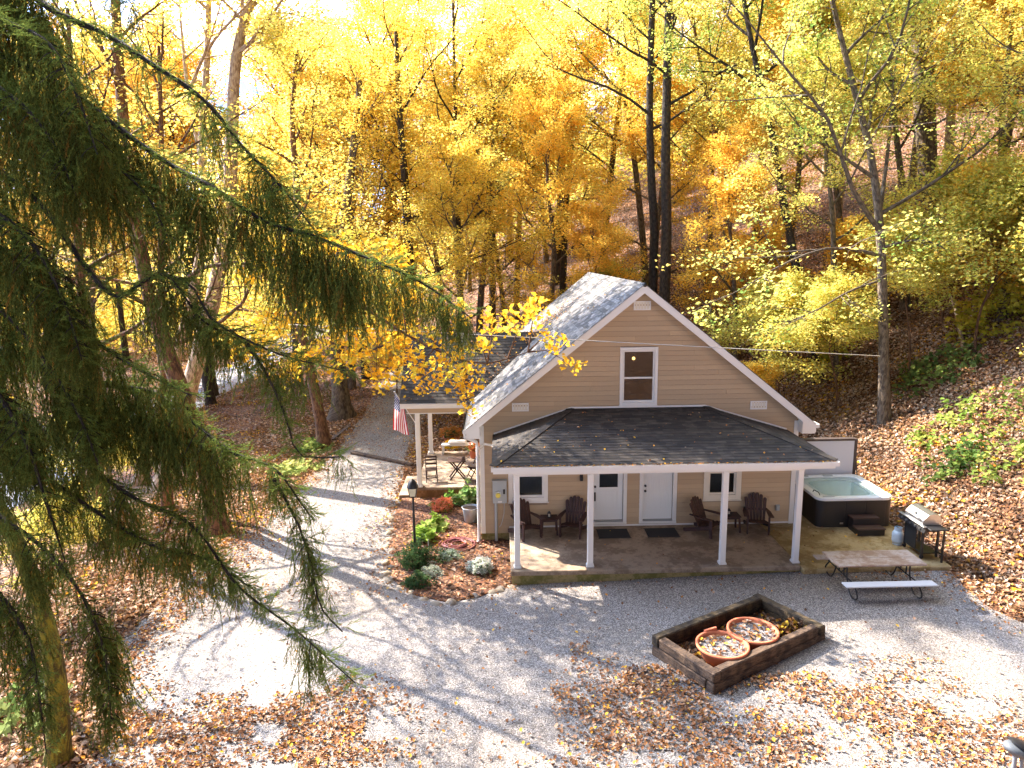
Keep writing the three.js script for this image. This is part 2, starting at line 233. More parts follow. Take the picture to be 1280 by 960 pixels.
const back = new THREE.ExtrudeGeometry(new THREE.Shape([[0, -0.6], [W, -0.6], [W, gableY(W)], [RX, gableY(RX)], [0, gableY(0)]].map((p) => new THREE.Vector2(...p))), { depth: 0.14, bevelEnabled: false }); back.translate(0, 0, ZB);
const wall = part('wall', [clean(frontWall), clean(back), box(0.002, 0.14, -0.6, 3.1, ZB + 0.14, -0.14), box(W - 0.14, W - 0.002, -0.6, 3.1, ZB + 0.14, -0.14)], M.sheathing, cabin);
part('upper_floor', box(0.14, W - 0.14, 2.55, 2.75, ZB + 0.14, -0.141), M.interior, cabin); part('ground_floor', box(0.14, W - 0.14, -0.2, -0.05, ZB + 0.14, -0.141), M.interior, cabin);
part('inner_wall', box(0.14, W - 0.14, -0.05, 2.55, -6.1, -6.0), M.interior, cabin); part('inner_wall', prism([[0.2, 2.75, -9.1], [W - 0.2, 2.75, -9.1], [W - 0.2, 3.0, -9.1], [RX, 6.8, -9.1], [0.2, 3.0, -9.1]].reverse(), [[0.2, 2.75, -9.0], [W - 0.2, 2.75, -9.0], [W - 0.2, 3.0, -9.0], [RX, 6.8, -9.0], [0.2, 3.0, -9.0]].reverse()), M.interior, cabin);
{ // siding: each course split round the openings, a plank of its own
  const EXP = 0.145; let k = 0;
  const plank = (x0a, x1a, x0b, x1b, y0, y1) => { // lower edge proud, upper edge tucked in
    y1 -= 0.013; const A = [[x0a, y0, 0.001], [x1a, y0, 0.001], [x1a, y0, 0.034], [x0a, y0, 0.034]], B = [[x0b, y1, 0.001], [x1b, y1, 0.001], [x1b, y1, 0.008], [x0b, y1, 0.008]];
    part('siding_plank', prism(A, B), M.siding[Math.floor(hash2(k++, 5) * 2.99)], wall);
  };
  for (let y = -0.16; y < gableY(RX) - 0.03; y += EXP) {
    const y1 = Math.min(y + EXP, gableY(RX) - 0.01), lim = (yy) => yy < gableY(0) ? 0 : RX - (gableY(RX) - yy) / SL, a0 = lim(y), a1 = lim(y1);
    let segs = [[a0, W - a0]];
    for (const [hx0, hx1, hy0, hy1] of trims) if (y < hy1 - 0.02 && y1 > hy0 + 0.02) segs = segs.flatMap(([p, q]) => (hx1 <= p || hx0 >= q) ? [[p, q]] : [[p, hx0 + 0.01], [hx1 - 0.01, q]].filter(([m, n]) => n - m > 0.03));
    for (const [p, q] of segs) { const cuts = [p]; let c = p + 0.8 + 2.9 * hash2(Math.round(y * 100), Math.round(p * 10)); while (c < q - 0.7) { cuts.push(c); c += 3.66; } cuts.push(q); for (let i = 0; i < cuts.length - 1; i++) { const u = cuts[i] + (i ? 0.004 : 0), v = cuts[i + 1]; plank(u, v, u === a0 ? a1 : u, v === W - a0 ? W - a1 : v, y, y1); } }
  }
  for (let y = -0.16; y < 3.05; y += EXP) part('siding_plank', prism([[-0.026, y, 0], [-0.001, y, 0], [-0.001, y, ZB], [-0.026, y, ZB]].map(([a, b, c]) => [a, b, c]), [[-0.007, y + EXP, 0], [-0.001, y + EXP, 0], [-0.001, y + EXP, ZB], [-0.007, y + EXP, ZB]]), M.siding[k++ % 3], wall);
}
part('foundation', [box(-0.03, 0.8, -0.7, -0.165, ZB, 0.03), box(0.8, W + 0.03, -0.7, -0.165, ZB, 0.029)], M.mossConcrete, cabin);
part('corner_board', box(-0.05, 0.09, -0.16, 3.2, 0.027, 0.05, 0.006), M.white, cabin);
part('corner_board', box(W - 0.09, W + 0.05, -0.02, 3.2, 0.027, 0.05, 0.006), M.white, cabin);
part('base_strip', box(0.8, W - 0.1, 0.004, 0.05, 0.028, 0.05), M.white, cabin);
// windows and doors
function windowAt(i, sashY, m) {
  const [a, b, c, d] = holes[i], [A, B, C, D] = trims[i];
  const w = part('window', [box(A, a, C, D, 0.0, 0.055, 0.006), box(b, B, C, D, 0.0, 0.055, 0.006), box(a, b, d, D, 0.0, 0.053, 0.006), box(a, b, C, c, 0.0, 0.058, 0.006)], m, cabin);
  part('sash', [box(a, a + 0.045, c, d, -0.06, 0.0), box(b - 0.045, b, c, d, -0.06, 0.0), box(a + 0.045, b - 0.045, d - 0.05, d, -0.06, 0.0), box(a + 0.045, b - 0.045, c, c + 0.06, -0.06, 0.0), box(a + 0.045, b - 0.045, sashY - 0.025, sashY + 0.025, -0.055, 0.004)], m, w);
  part('sill', box(A - 0.02, B + 0.02, C - 0.035, C, 0.0, 0.075, 0.005), m, w);
  part('pane', box(a + 0.04, b - 0.04, sashY + 0.02, d - 0.04, -0.034, -0.03), M.pane, w);
  part('pane', box(a + 0.04, b - 0.04, c + 0.05, sashY - 0.02, -0.05, -0.046), M.pane, w);
  return w;
}
windowAt(0, 4.55, M.white); windowAt(1, 1.62, M.white); windowAt(2, 1.62, M.cream);
function doorAt(i, glass) {
  const [a, b, c, d] = holes[i], [A, B, C, D] = trims[i];
  part('door_frame', [box(A, a, C, D, 0.0, 0.05, 0.006), box(b, B, C, D, 0.0, 0.05, 0.006), box(a, b, d, D, 0.0, 0.048, 0.006), box(A, B, C - 0.03, c - 0.03, 0.0, 0.07, 0.004)], M.white, cabin);
  part('door_sill', box(a, b, c - 0.03, c + 0.005, -0.03, 0.06), M.steel, cabin);
  const zf = -0.03, x0 = a + 0.008, x1 = b - 0.008, g0 = 1.2, g1 = 2.03, gx0 = a + 0.19, gx1 = b - 0.15;
  const slab = glass ? [box(x0, gx0, c + 0.012, d - 0.01, zf - 0.045, zf), box(gx1, x1, c + 0.012, d - 0.01, zf - 0.045, zf), box(gx0, gx1, c + 0.012, g0, zf - 0.045, zf), box(gx0, gx1, g1, d - 0.01, zf - 0.045, zf)] : [box(x0, x1, c + 0.012, d - 0.01, zf - 0.045, zf)];
  const dr = part('door', slab, M.doorWhite, cabin);
  const yTop = glass ? g0 - 0.08 : d - 0.14, bays = glass ? [[x0 + 0.1, x1 - 0.1]] : [[x0 + 0.1, (x0 + x1) / 2 - 0.04], [(x0 + x1) / 2 + 0.04, x1 - 0.1]];
  for (const [p, q] of bays) { const n = Math.round((q - p) / 0.085), s = (q - p) / n; for (let j = 0; j < n; j++) part('panel_board', box(p + j * s + 0.006, p + (j + 1) * s - 0.006, c + 0.33, yTop, zf, zf + 0.012, 0.004), M.doorWhite, dr); }
  if (glass) { part('glass_bead', [box(gx0 - 0.025, gx0 + 0.012, g0 - 0.025, g1 + 0.025, zf, zf + 0.014), box(gx1 - 0.012, gx1 + 0.025, g0 - 0.025, g1 + 0.025, zf, zf + 0.014), box(gx0, gx1, g0 - 0.025, g0 + 0.012, zf, zf + 0.013), box(gx0, gx1, g1 - 0.012, g1 + 0.025, zf, zf + 0.013)], M.doorWhite, dr); part('pane', box(gx0, gx1, g0, g1, zf - 0.02, zf - 0.016), M.pane, dr); }
  const kx = a + 0.07; part('deadbolt', moved(new THREE.CylinderGeometry(0.032, 0.032, 0.05, 14).rotateX(Math.PI / 2), kx, 1.24, zf + 0.025), M.black, dr);
  if (glass) part('handle', [box(kx - 0.025, kx + 0.025, 0.78, 1.06, zf, zf + 0.02, 0.006), tube([V(kx, 1.02, zf + 0.02), V(kx, 0.99, zf + 0.07), V(kx, 0.85, zf + 0.07), V(kx, 0.82, zf + 0.02)], 0.012, 6)], M.black, dr);
  else part('knob', lathe([[0, 0.07], [0.03, 0.065], [0.033, 0.045], [0.015, 0.03], [0.034, 0.012], [0.034, 0]], 14).rotateX(Math.PI / 2).translate(kx, 1.08, zf), M.black, dr);
}
doorAt(3, true); doorAt(4, false);
function ventAt(a, b, c, d) { const v = part('vent', [box(a, b, c, c + 0.035, 0.005, 0.05), box(a, b, d - 0.035, d, 0.005, 0.05), box(a, a + 0.035, c + 0.035, d - 0.035, 0.005, 0.049), box(b - 0.035, b, c + 0.035, d - 0.035, 0.005, 0.049), box(a, b, c, d, 0.003, 0.026)], M.white, cabin); const n = 5; for (let j = 0; j < n; j++) { const x = lerp(a + 0.04, b - 0.04, (j + 0.5) / n); part('slat', box(x - 0.028, x + 0.028, c + 0.035, d - 0.035, 0.026, 0.04), M.cream, v); } }
ventAt(4.46, 4.95, 6.53, 6.79); ventAt(0.93, 1.42, 3.61, 3.86); ventAt(7.97, 8.46, 3.56, 3.81);

// roofs: shingle courses as separate wedges
function courses(parent, O, A, U, extL, extR, len, mats, expo = 0.145) {
  O = V(...O); A = V(...A).normalize(); U = V(...U).normalize(); const N = U.clone().cross(A).normalize(); if (N.y < 0) N.negate();
  const P = (a, s, n) => O.clone().addScaledVector(A, a).addScaledVector(U, s).addScaledVector(N, n).toArray(); let k = 0;
  for (let s = 0; s < len - 0.01; s += expo, k++) {
    const s1 = Math.min(s + expo, len) + 0.012, sE = Math.min(s1, len), q = (a, ss, n) => P(a, ss, n);
    const A4 = [q(extL(s), s, 0), q(extL(s), s, 0.015), q(extL(sE), sE, 0.007), q(extL(sE), sE, 0)], B4 = [q(extR(s), s, 0), q(extR(s), s, 0.015), q(extR(sE), sE, 0.007), q(extR(sE), sE, 0)];
    let g = prism(A4, B4); const p = g.attributes.position, nr = g.attributes.normal, uv = g.attributes.uv, d = V(), sh = hash2(k, 77) * 3;
    g.computeVertexNormals(); for (let i = 0; i < p.count; i++) { d.fromBufferAttribute(p, i).sub(O); uv.setXY(i, d.dot(A) + sh, d.dot(U) + d.dot(N)); }
    part('shingle_course', g, mats[Math.floor(hash2(k, 9) * 2.99)], parent);
  }
}
const cs = 1 / Math.hypot(1, SL), sn = SL * cs, EX = 5.12, slopeLen = EX / cs;
const Z0 = 0.36, Z1 = ZB - 0.3;
const deck = part('roof', [prism([[RX - EX, RY - SL * EX, Z0 - 0.02], [RX, RY, Z0 - 0.02], [RX, RY - 0.14, Z0 - 0.02], [RX - EX, RY - SL * EX - 0.14, Z0 - 0.02]], [[RX - EX, RY - SL * EX, Z1], [RX, RY, Z1], [RX, RY - 0.14, Z1], [RX - EX, RY - SL * EX - 0.14, Z1]]), prism([[RX + EX, RY - SL * EX, Z1], [RX, RY, Z1], [RX, RY - 0.14, Z1], [RX + EX, RY - SL * EX - 0.14, Z1]], [[RX + EX, RY - SL * EX, Z0 - 0.02], [RX, RY, Z0 - 0.02], [RX, RY - 0.14, Z0 - 0.02], [RX + EX, RY - SL * EX - 0.14, Z0 - 0.02]])], M.white, cabin);
courses(deck, [RX - EX, RY - SL * EX + 0.003, Z0 + 0.02], [0, 0, -1], [cs, sn, 0], () => 0, () => Z0 - Z1 + 0.02, slopeLen, M.roof);
courses(deck, [RX + EX, RY - SL * EX + 0.003, Z0 + 0.02], [0, 0, -1], [-cs, sn, 0], () => 0, () => Z0 - Z1 + 0.02, slopeLen, M.roof);
part('ridge_cap', tube([V(RX, RY - 0.02, Z0 + 0.03), V(RX, RY - 0.02, Z1)], 0.06, 8), M.roof[1], deck);
// rake boards (white), with eave returns
for (const s of [-1, 1]) {
  const p = (dx, up) => [RX + s * dx, RY - SL * dx - up], o = [p(0, 0.01), p(EX, 0.01), p(EX, 0.25), p(0, 0.25)], e = (z) => o.map(([x, y]) => [x, y, z]);
  part('rake_board', s > 0 ? prism(e(Z0 - 0.02), e(Z0 + 0.012)) : prism(e(Z0 + 0.012), e(Z0 - 0.02)), M.white, cabin);
  const si = (z) => [p(0, 0.145), p(EX, 0.145), p(EX, 0.17), p(0, 0.17)].map(([x, y]) => [x, y, z]);
  part('rake_soffit', s > 0 ? prism(si(0.03), si(Z0 - 0.021)) : prism(si(Z0 - 0.021), si(0.03)), M.cream, cabin);
  const x0 = s > 0 ? W + 0.02 : -0.40, x1 = s > 0 ? W + 0.40 : -0.02, y = RY - SL * EX;
  part('eave_return', prism([[x0, y - 0.28, Z0 + 0.014], [x1, y - 0.28, Z0 + 0.014], [x1, y + (s > 0 ? -0.02 : 0.29), Z0 + 0.014], [x0, y + (s > 0 ? 0.29 : -0.02), Z0 + 0.014]].reverse(), [[x0, y - 0.28, 0.05], [x1, y - 0.28, 0.05], [x1, y + (s > 0 ? -0.02 : 0.29), 0.05], [x0, y + (s > 0 ? 0.29 : -0.02), 0.05]].reverse()), M.white, cabin);
  part('soffit', box(x0, x1, y - 0.28, y - 0.25, Z1, 0.05), M.white, cabin);
  const gx = RX + s * (EX + 0.05); part('gutter', [box(gx - 0.05, gx + 0.05, y - 0.12, y - 0.11, Z1, Z0), box(gx + s * 0.045, gx + s * 0.055, y - 0.11, y - 0.01, Z1, Z0), box(gx - s * 0.055, gx - s * 0.045, y - 0.11, y - 0.01, Z1, Z0), box(gx - 0.05, gx + 0.05, y - 0.11, y - 0.01, Z0 - 0.008, Z0)], M.white, cabin);
}
part('downspout', [tube([V(-0.47, 3.05, 0.22), V(-0.47, 2.9, 0.22), V(-0.13, 2.72, 0.12), V(-0.11, 2.6, 0.1), V(-0.11, -0.3, 0.1), V(-0.14, -0.36, 0.2)], 0.05, 6)], M.white, cabin);
part('downspout', [tube([V(0.40, 2.82, 1.2), V(0.34, 2.72, 0.5), V(0.1, 2.66, 0.13), V(-0.08, 2.5, 0.11)], 0.04, 6)], M.cream, cabin);

// front porch
const PY = 2.9, PT = 3.66, PZ = 3.2, PL = 0.38, PR = 9.08;
const pdeck = part('porch_roof', [poly([[PL, PY, PZ], [PR, PY, PZ], [6.61, PT, 0.03], [PL, PY, PZ], [6.61, PT, 0.03], [2.67, PT, 0.03], [PL, PY, 0.03], [PL, PY, PZ], [2.67, PT, 0.03], [PR, PY, PZ], [PR, PY, 0.03], [6.61, PT, 0.03]]), box(PL, PR, PY - 0.04, PY - 0.005, 0.03, PZ)], M.white, cabin);
{
  const ul = Math.hypot(PT - PY, PZ - 0.03), tl = 2.67 - PL, tr = PR - 6.61;
  courses(pdeck, [PL, PY + 0.006, PZ + 0.03], [1, 0, 0], [0, PT - PY, -(PZ - 0.03)], (s) => tl * s / ul, (s) => PR - PL - tr * s / ul, ul, M.porchRoof);
  const ull = Math.hypot(PT - PY, tl); courses(pdeck, [PL - 0.03, PY + 0.006, PZ], [0, 0, -1], [tl, PT - PY, 0], (s) => (PZ - 0.03) * s / ull, () => PZ - 0.04, ull, M.porchRoof);
  const ulr = Math.hypot(PT - PY, tr); courses(pdeck, [PR + 0.03, PY + 0.006, PZ], [0, 0, -1], [-tr, PT - PY, 0], (s) => (PZ - 0.03) * s / ulr, () => PZ - 0.04, ulr, M.porchRoof);
  for (const [a, b] of [[[PL, PY + 0.02, PZ], [2.67, PT + 0.025, 0.06]], [[PR, PY + 0.02, PZ], [6.61, PT + 0.025, 0.06]]]) part('hip_cap', bar(a, b, 0.22, 0.02), M.porchRoof[0], pdeck);
  part('flashing', [bar([PL, PY + 0.05, 0.05], [2.67, PT + 0.04, 0.05], 0.03, 0.05), bar([2.67, PT + 0.04, 0.05], [6.61, PT + 0.04, 0.05], 0.03, 0.05), bar([6.61, PT + 0.04, 0.05], [PR, PY + 0.05, 0.05], 0.03, 0.05)], M.white, pdeck);
  const gz = PZ + 0.07; part('porch_gutter', [box(PL - 0.05, PR + 0.05, PY - 0.11, PY - 0.10, PZ, gz + 0.055), box(PL - 0.05, PR + 0.05, PY - 0.10, PY + 0.0, gz + 0.045, gz + 0.055), box(PL - 0.05, PR + 0.05, PY - 0.10, PY - 0.002, PZ, PZ + 0.008), box(PL - 0.05, PL - 0.042, PY - 0.10, PY, PZ + 0.008, gz + 0.045), box(PR + 0.042, PR + 0.05, PY - 0.10, PY, PZ + 0.008, gz + 0.045)], M.white, cabin);
  part('gutter_debris', box(PL - 0.04, PR + 0.04, PY - 0.10, PY - 0.045, PZ + 0.008, gz + 0.045), M.soil, cabin);
  part('fascia', [box(PL, PR, PY - 0.2, PY - 0.11, PZ - 0.03, PZ), box(PL, PL + 0.03, PY - 0.2, PY - 0.041, 0.03, PZ - 0.03), box(PR - 0.03, PR, PY - 0.2, PY - 0.041, 0.03, PZ - 0.03)], M.white, cabin);
  part('porch_ceiling', box(PL + 0.03, PR - 0.03, PY - 0.2, PY - 0.17, 0.055, PZ - 0.03), M.white, cabin);
  part('porch_beam', [box(0.9, 8.45, 2.56, 2.7, 2.74, 2.88)], M.white, cabin);
  for (const x of [0.98, 2.9, 6.41, 8.36]) { const p = part('porch_post', box(x - 0.075, x + 0.075, 0.004, 2.56, 2.735, 2.885, 0.012), M.white, cabin); part('post_base', [box(x - 0.1, x + 0.1, 0.003, 0.05, 2.71, 2.91, 0.008), box(x - 0.09, x + 0.09, 0.05, 0.07, 2.72, 2.90, 0.006)], M.white, p); }
  part('porch_slab', [box(0.8, 8.42, -0.13, 0, 0.0, 3.05, 0.015)], M.concrete, cabin);
  part('slab_footing', [box(0.84, 8.40, -0.7, -0.132, 0.03, 3.01)], M.mossConcrete, cabin);
}
const patio = struct('patio', box(8.435, 12.35, -0.45, -0.02, -2.3, 3.2, 0.02), M.patio);
patio.userData = { kind: 'structure' };
// side porch
{
  const x0 = -2.85, yE = 3.14, yR = 5.27, zE = -3.55, zR = -6.2, zE2 = -8.85, ul = Math.hypot(yR - yE, zR - zE), vx = (y) => RX - (RY - y) / SL;
  const wd = part('side_roof', [prism([[x0, yE, zE], [x0, yR, zR], [x0, yR - 0.12, zR], [x0, yE - 0.12, zE]].reverse(), [[vx(yE) + 0.1, yE, zE], [vx(yR) + 0.1, yR, zR], [vx(yR) + 0.1, yR - 0.12, zR], [vx(yE) + 0.1, yE - 0.12, zE]].reverse()), prism([[x0, yE, zE2], [x0, yR, zR], [x0, yR - 0.12, zR], [x0, yE - 0.12, zE2]], [[vx(yE) + 0.1, yE, zE2], [vx(yR) + 0.1, yR, zR], [vx(yR) + 0.1, yR - 0.12, zR], [vx(yE) + 0.1, yE - 0.12, zE2]])], M.white, cabin);
  courses(wd, [x0 - 0.03, yE + 0.004, zE + 0.02], [1, 0, 0], [0, yR - yE, zR - zE], () => 0, (s) => lerp(vx(yE), vx(yR), s / ul) - x0 + 0.05, ul, M.porchRoof);
  courses(wd, [x0 - 0.03, yE + 0.004, zE2 - 0.02], [1, 0, 0], [0, yR - yE, zR - zE2], () => 0, (s) => lerp(vx(yE), vx(yR), s / ul) - x0 + 0.05, ul, M.porchRoof);
  part('side_beam', box(x0 + 0.15, -0.3, yE - 0.42, yE - 0.18, -4.1, -3.95), M.siding[1], cabin);
  part('side_beam', box(x0 + 0.15, -0.3, yE - 0.42, yE - 0.18, -8.45, -8.3), M.siding[1], cabin);
  part('side_fascia', [box(x0, -0.42, yE - 0.16, yE - 0.02, zE, zE + 0.02), box(x0 + 0.15, -0.3, yE - 0.45, yE - 0.42, -4.12, -3.93)], M.white, cabin);
  part('side_soffit', box(x0, -0.1, yE - 0.18, yE - 0.16, zE2, zE), M.white, cabin);
  part('side_gable', prism([[x0 + 0.2, yE - 0.16, zE - 0.2], [x0 + 0.2, yR - 0.16, zR], [x0 + 0.2, yE - 0.16, zE2 + 0.2]].reverse(), [[x0 + 0.26, yE - 0.16, zE - 0.2], [x0 + 0.26, yR - 0.16, zR], [x0 + 0.26, yE - 0.16, zE2 + 0.2]].reverse()), M.siding[0], cabin);
  for (const z of [-4.02, -8.35]) { const p = part('side_post', box(-2.42, -2.26, 0.004, yE - 0.45, z - 0.08, z + 0.08, 0.012), M.white, cabin); part('post_base', box(-2.45, -2.23, 0.002, 0.09, z - 0.11, z + 0.11, 0.008), M.white, p); }
  part('side_slab', box(-2.5, -0.03, -0.10, 0, -8.65, -3.9, 0.015), M.concrete, cabin);
  part('side_slab_wall', box(-2.46, -0.03, -1.0, -0.102, -8.6, -3.95), M.brownBlock, cabin);
  part('step', box(-3.1, -2.465, -1.0, -0.28, -6.2, -3.95, 0.02), M.concrete, cabin);
}
// service cable across the gable
{ const a = at(440, 396 / 4 + 320, 20), b = at(775, 428, 19.6), c = at(905, 435, 19.8), d = at(1100, 445, 24.5); const cv = new THREE.CatmullRomCurve3([at(330, 404, 22), at(590, 418, 19.4), b, c, d]); const t = thing('service_cable', 'thin pale overhead cable strung across the gable to hillside tree', 'cable', V(0, 0, 0)); part('wire', tube(cv.getPoints(30), 0.012, 4), M.cable, t); }
// bulb seen inside the gable window
{ const t = thing('ceiling_lamp', 'small glowing warm bulb behind the gable window', 'lamp', V(4.72, 4.95, -1.2)); part('bulb', new THREE.SphereGeometry(0.05, 12, 8), mat([0.9, 0.7, 0.4], 0.4, { emissive: new THREE.Color(1, 0.55, 0.15), emissiveIntensity: 1.2 }), t); part('cord', tube([V(0, 0.05, 0), V(0, 1.0, 0)], 0.006, 4), M.black, t); const pl = new THREE.PointLight(0xffb060, 0.04); pl.position.set(0, 0, 0); t.add(pl); }

// ---------------------------------------------------------------- foliage pieces
const LEAF_VERTS = new Map();
function leafSpray(seed, n, rx, ry, size, droop = 0.35, shapeN = 4) {     // a spray of single leaves, each a folded blade
  const r = rngOf(seed), pos = [], col = [], idx = [];
  for (let i = 0; i < n; i++) {
    const a = r() * 6.283, q = Math.sqrt(r()) * rx, c = V(Math.cos(a) * q, (r() - 0.5) * 2 * ry - 0.25 * q * q / rx, Math.sin(a) * q), s = size * (0.7 + 0.6 * r());
    const yaw = r() * 6.283, tilt = (r() - 0.3) * droop * 3, roll = (r() - 0.5) * 1.6, e = new THREE.Euler(tilt, yaw, roll, 'YXZ');
    const v = (x, y, z) => V(x * s, y * s, z * s).applyEuler(e).add(c);
    const b = 0.72 + 0.5 * r(), hue = (r() - 0.5) * 0.24, cc = [b * (1 + hue * 0.4), b * (1 - hue * 0.6), b];
    const o = pos.length / 3; let vs;
    if (shapeN === 4) { vs = [v(0, 0, -0.5), v(0.42, 0.1, -0.05), v(0, 0, 0.55), v(-0.42, 0.1, -0.05)]; idx.push(o, o + 2, o + 1, o, o + 3, o + 2); }
    else { vs = [[0, -0.5], [0.2, -0.38], [0.5, -0.34], [0.36, -0.08], [0.56, 0.16], [0.26, 0.16], [0, 0.58], [-0.26, 0.16], [-0.56, 0.16], [-0.36, -0.08], [-0.5, -0.34], [-0.2, -0.38]].map(([x, z]) => v(x, Math.abs(x) * 0.25, z)); vs.push(v(0, 0, -0.1)); for (let k = 0; k < 12; k++) idx.push(o + 12, o + (k + 1) % 12, o + k); } // lobed leaf
    for (const p of vs) { pos.push(p.x, p.y, p.z); col.push(...cc); }
  }
  const g = new THREE.BufferGeometry(); g.setAttribute('position', new THREE.Float32BufferAttribute(pos, 3)); g.setAttribute('color', new THREE.Float32BufferAttribute(col, 3)); g.setIndex(idx); LEAF_VERTS.set(g, { index: idx }); return g;
}
const SPRAY = [leafSpray(1, 20, 0.55, 0.2, 0.115), leafSpray(2, 21, 0.6, 0.22, 0.11), leafSpray(3, 19, 0.55, 0.25, 0.12)];
const SPARSE = [leafSpray(4, 14, 0.55, 0.22, 0.11), leafSpray(5, 13, 0.5, 0.22, 0.11)];
const BIGSPRAY = leafSpray(6, 9, 0.32, 0.14, 0.125, 0.45, 12);
const FAR = leafSpray(8, 16, 1.0, 0.45, 0.30);
function copies(name, geo, m, list, parent) { // list of [Vector3, yaw, tilt, scale, [r,g,b]]
  const o = new THREE.InstancedMesh(geo, m, list.length), d = new THREE.Object3D(), c = new THREE.Color(); o.name = name; d.rotation.order = 'YXZ';
  list.forEach(([p, yaw, tilt, s, rgb], i) => { d.position.copy(p); if (Array.isArray(tilt)) d.quaternion.set(...tilt); else d.rotation.set(tilt, yaw, 0); d.scale.setScalar(s); d.updateMatrix(); o.setMatrixAt(i, d.matrix); o.setColorAt(i, c.setRGB(...rgb)); });
  o.userData.kind = 'stuff'; parent.add(o); return o;
}
function crownMesh(geo, list, parent) {                     // all leaves of one crown as one mesh, which copies of the tree share
  const P = geo.attributes.position.array, C = geo.attributes.color.array, n = P.length / 3, pos = new Float32Array(list.length * n * 3), col = new Float32Array(list.length * n * 3), d = new THREE.Object3D(), v = V(); d.rotation.order = 'YXZ'; let o = 0;
  for (const [p, yaw, tilt, s, rgb] of list) { d.position.copy(p); d.rotation.set(tilt, yaw, 0); d.scale.setScalar(s); d.updateMatrix(); for (let i = 0; i < n; i++, o += 3) { v.fromArray(P, i * 3).applyMatrix4(d.matrix).toArray(pos, o); col[o] = C[i * 3] * rgb[0]; col[o + 1] = C[i * 3 + 1] * rgb[1]; col[o + 2] = C[i * 3 + 2] * rgb[2]; } }
  const n4 = LEAF_VERTS.get(geo), g = new THREE.BufferGeometry(); g.setAttribute('position', new THREE.BufferAttribute(pos, 3)); g.setAttribute('color', new THREE.BufferAttribute(col, 3));
  const per = n4.index.length, idx = new Uint32Array(list.length * per); for (let k = 0; k < list.length; k++) for (let i = 0; i < per; i++) idx[k * per + i] = n4.index[i] + k * n; g.setIndex(new THREE.BufferAttribute(idx, 1));
  const o2 = part('crown', g, M.leaf, parent, 'stuff'); return o2;
}
const PAL = {
  yellow: [[0.89, 0.69, 0.14], [0.91, 0.74, 0.20], [0.87, 0.62, 0.10], [0.78, 0.72, 0.19]],
  gold: [[0.88, 0.62, 0.11], [0.86, 0.54, 0.08], [0.88, 0.67, 0.14]],
  orange: [[0.82, 0.48, 0.09], [0.86, 0.58, 0.11], [0.78, 0.42, 0.08]],
  lime: [[0.62, 0.66, 0.16], [0.74, 0.70, 0.20], [0.46, 0.55, 0.13], [0.82, 0.70, 0.18]],
  green: [[0.24, 0.38, 0.09], [0.34, 0.47, 0.11], [0.46, 0.55, 0.14]],
  tan: [[0.56, 0.48, 0.28], [0.68, 0.60, 0.32], [0.56, 0.56, 0.20]],
};
const pick = (r, a) => a[Math.floor(r() * a.length * 0.9999)];
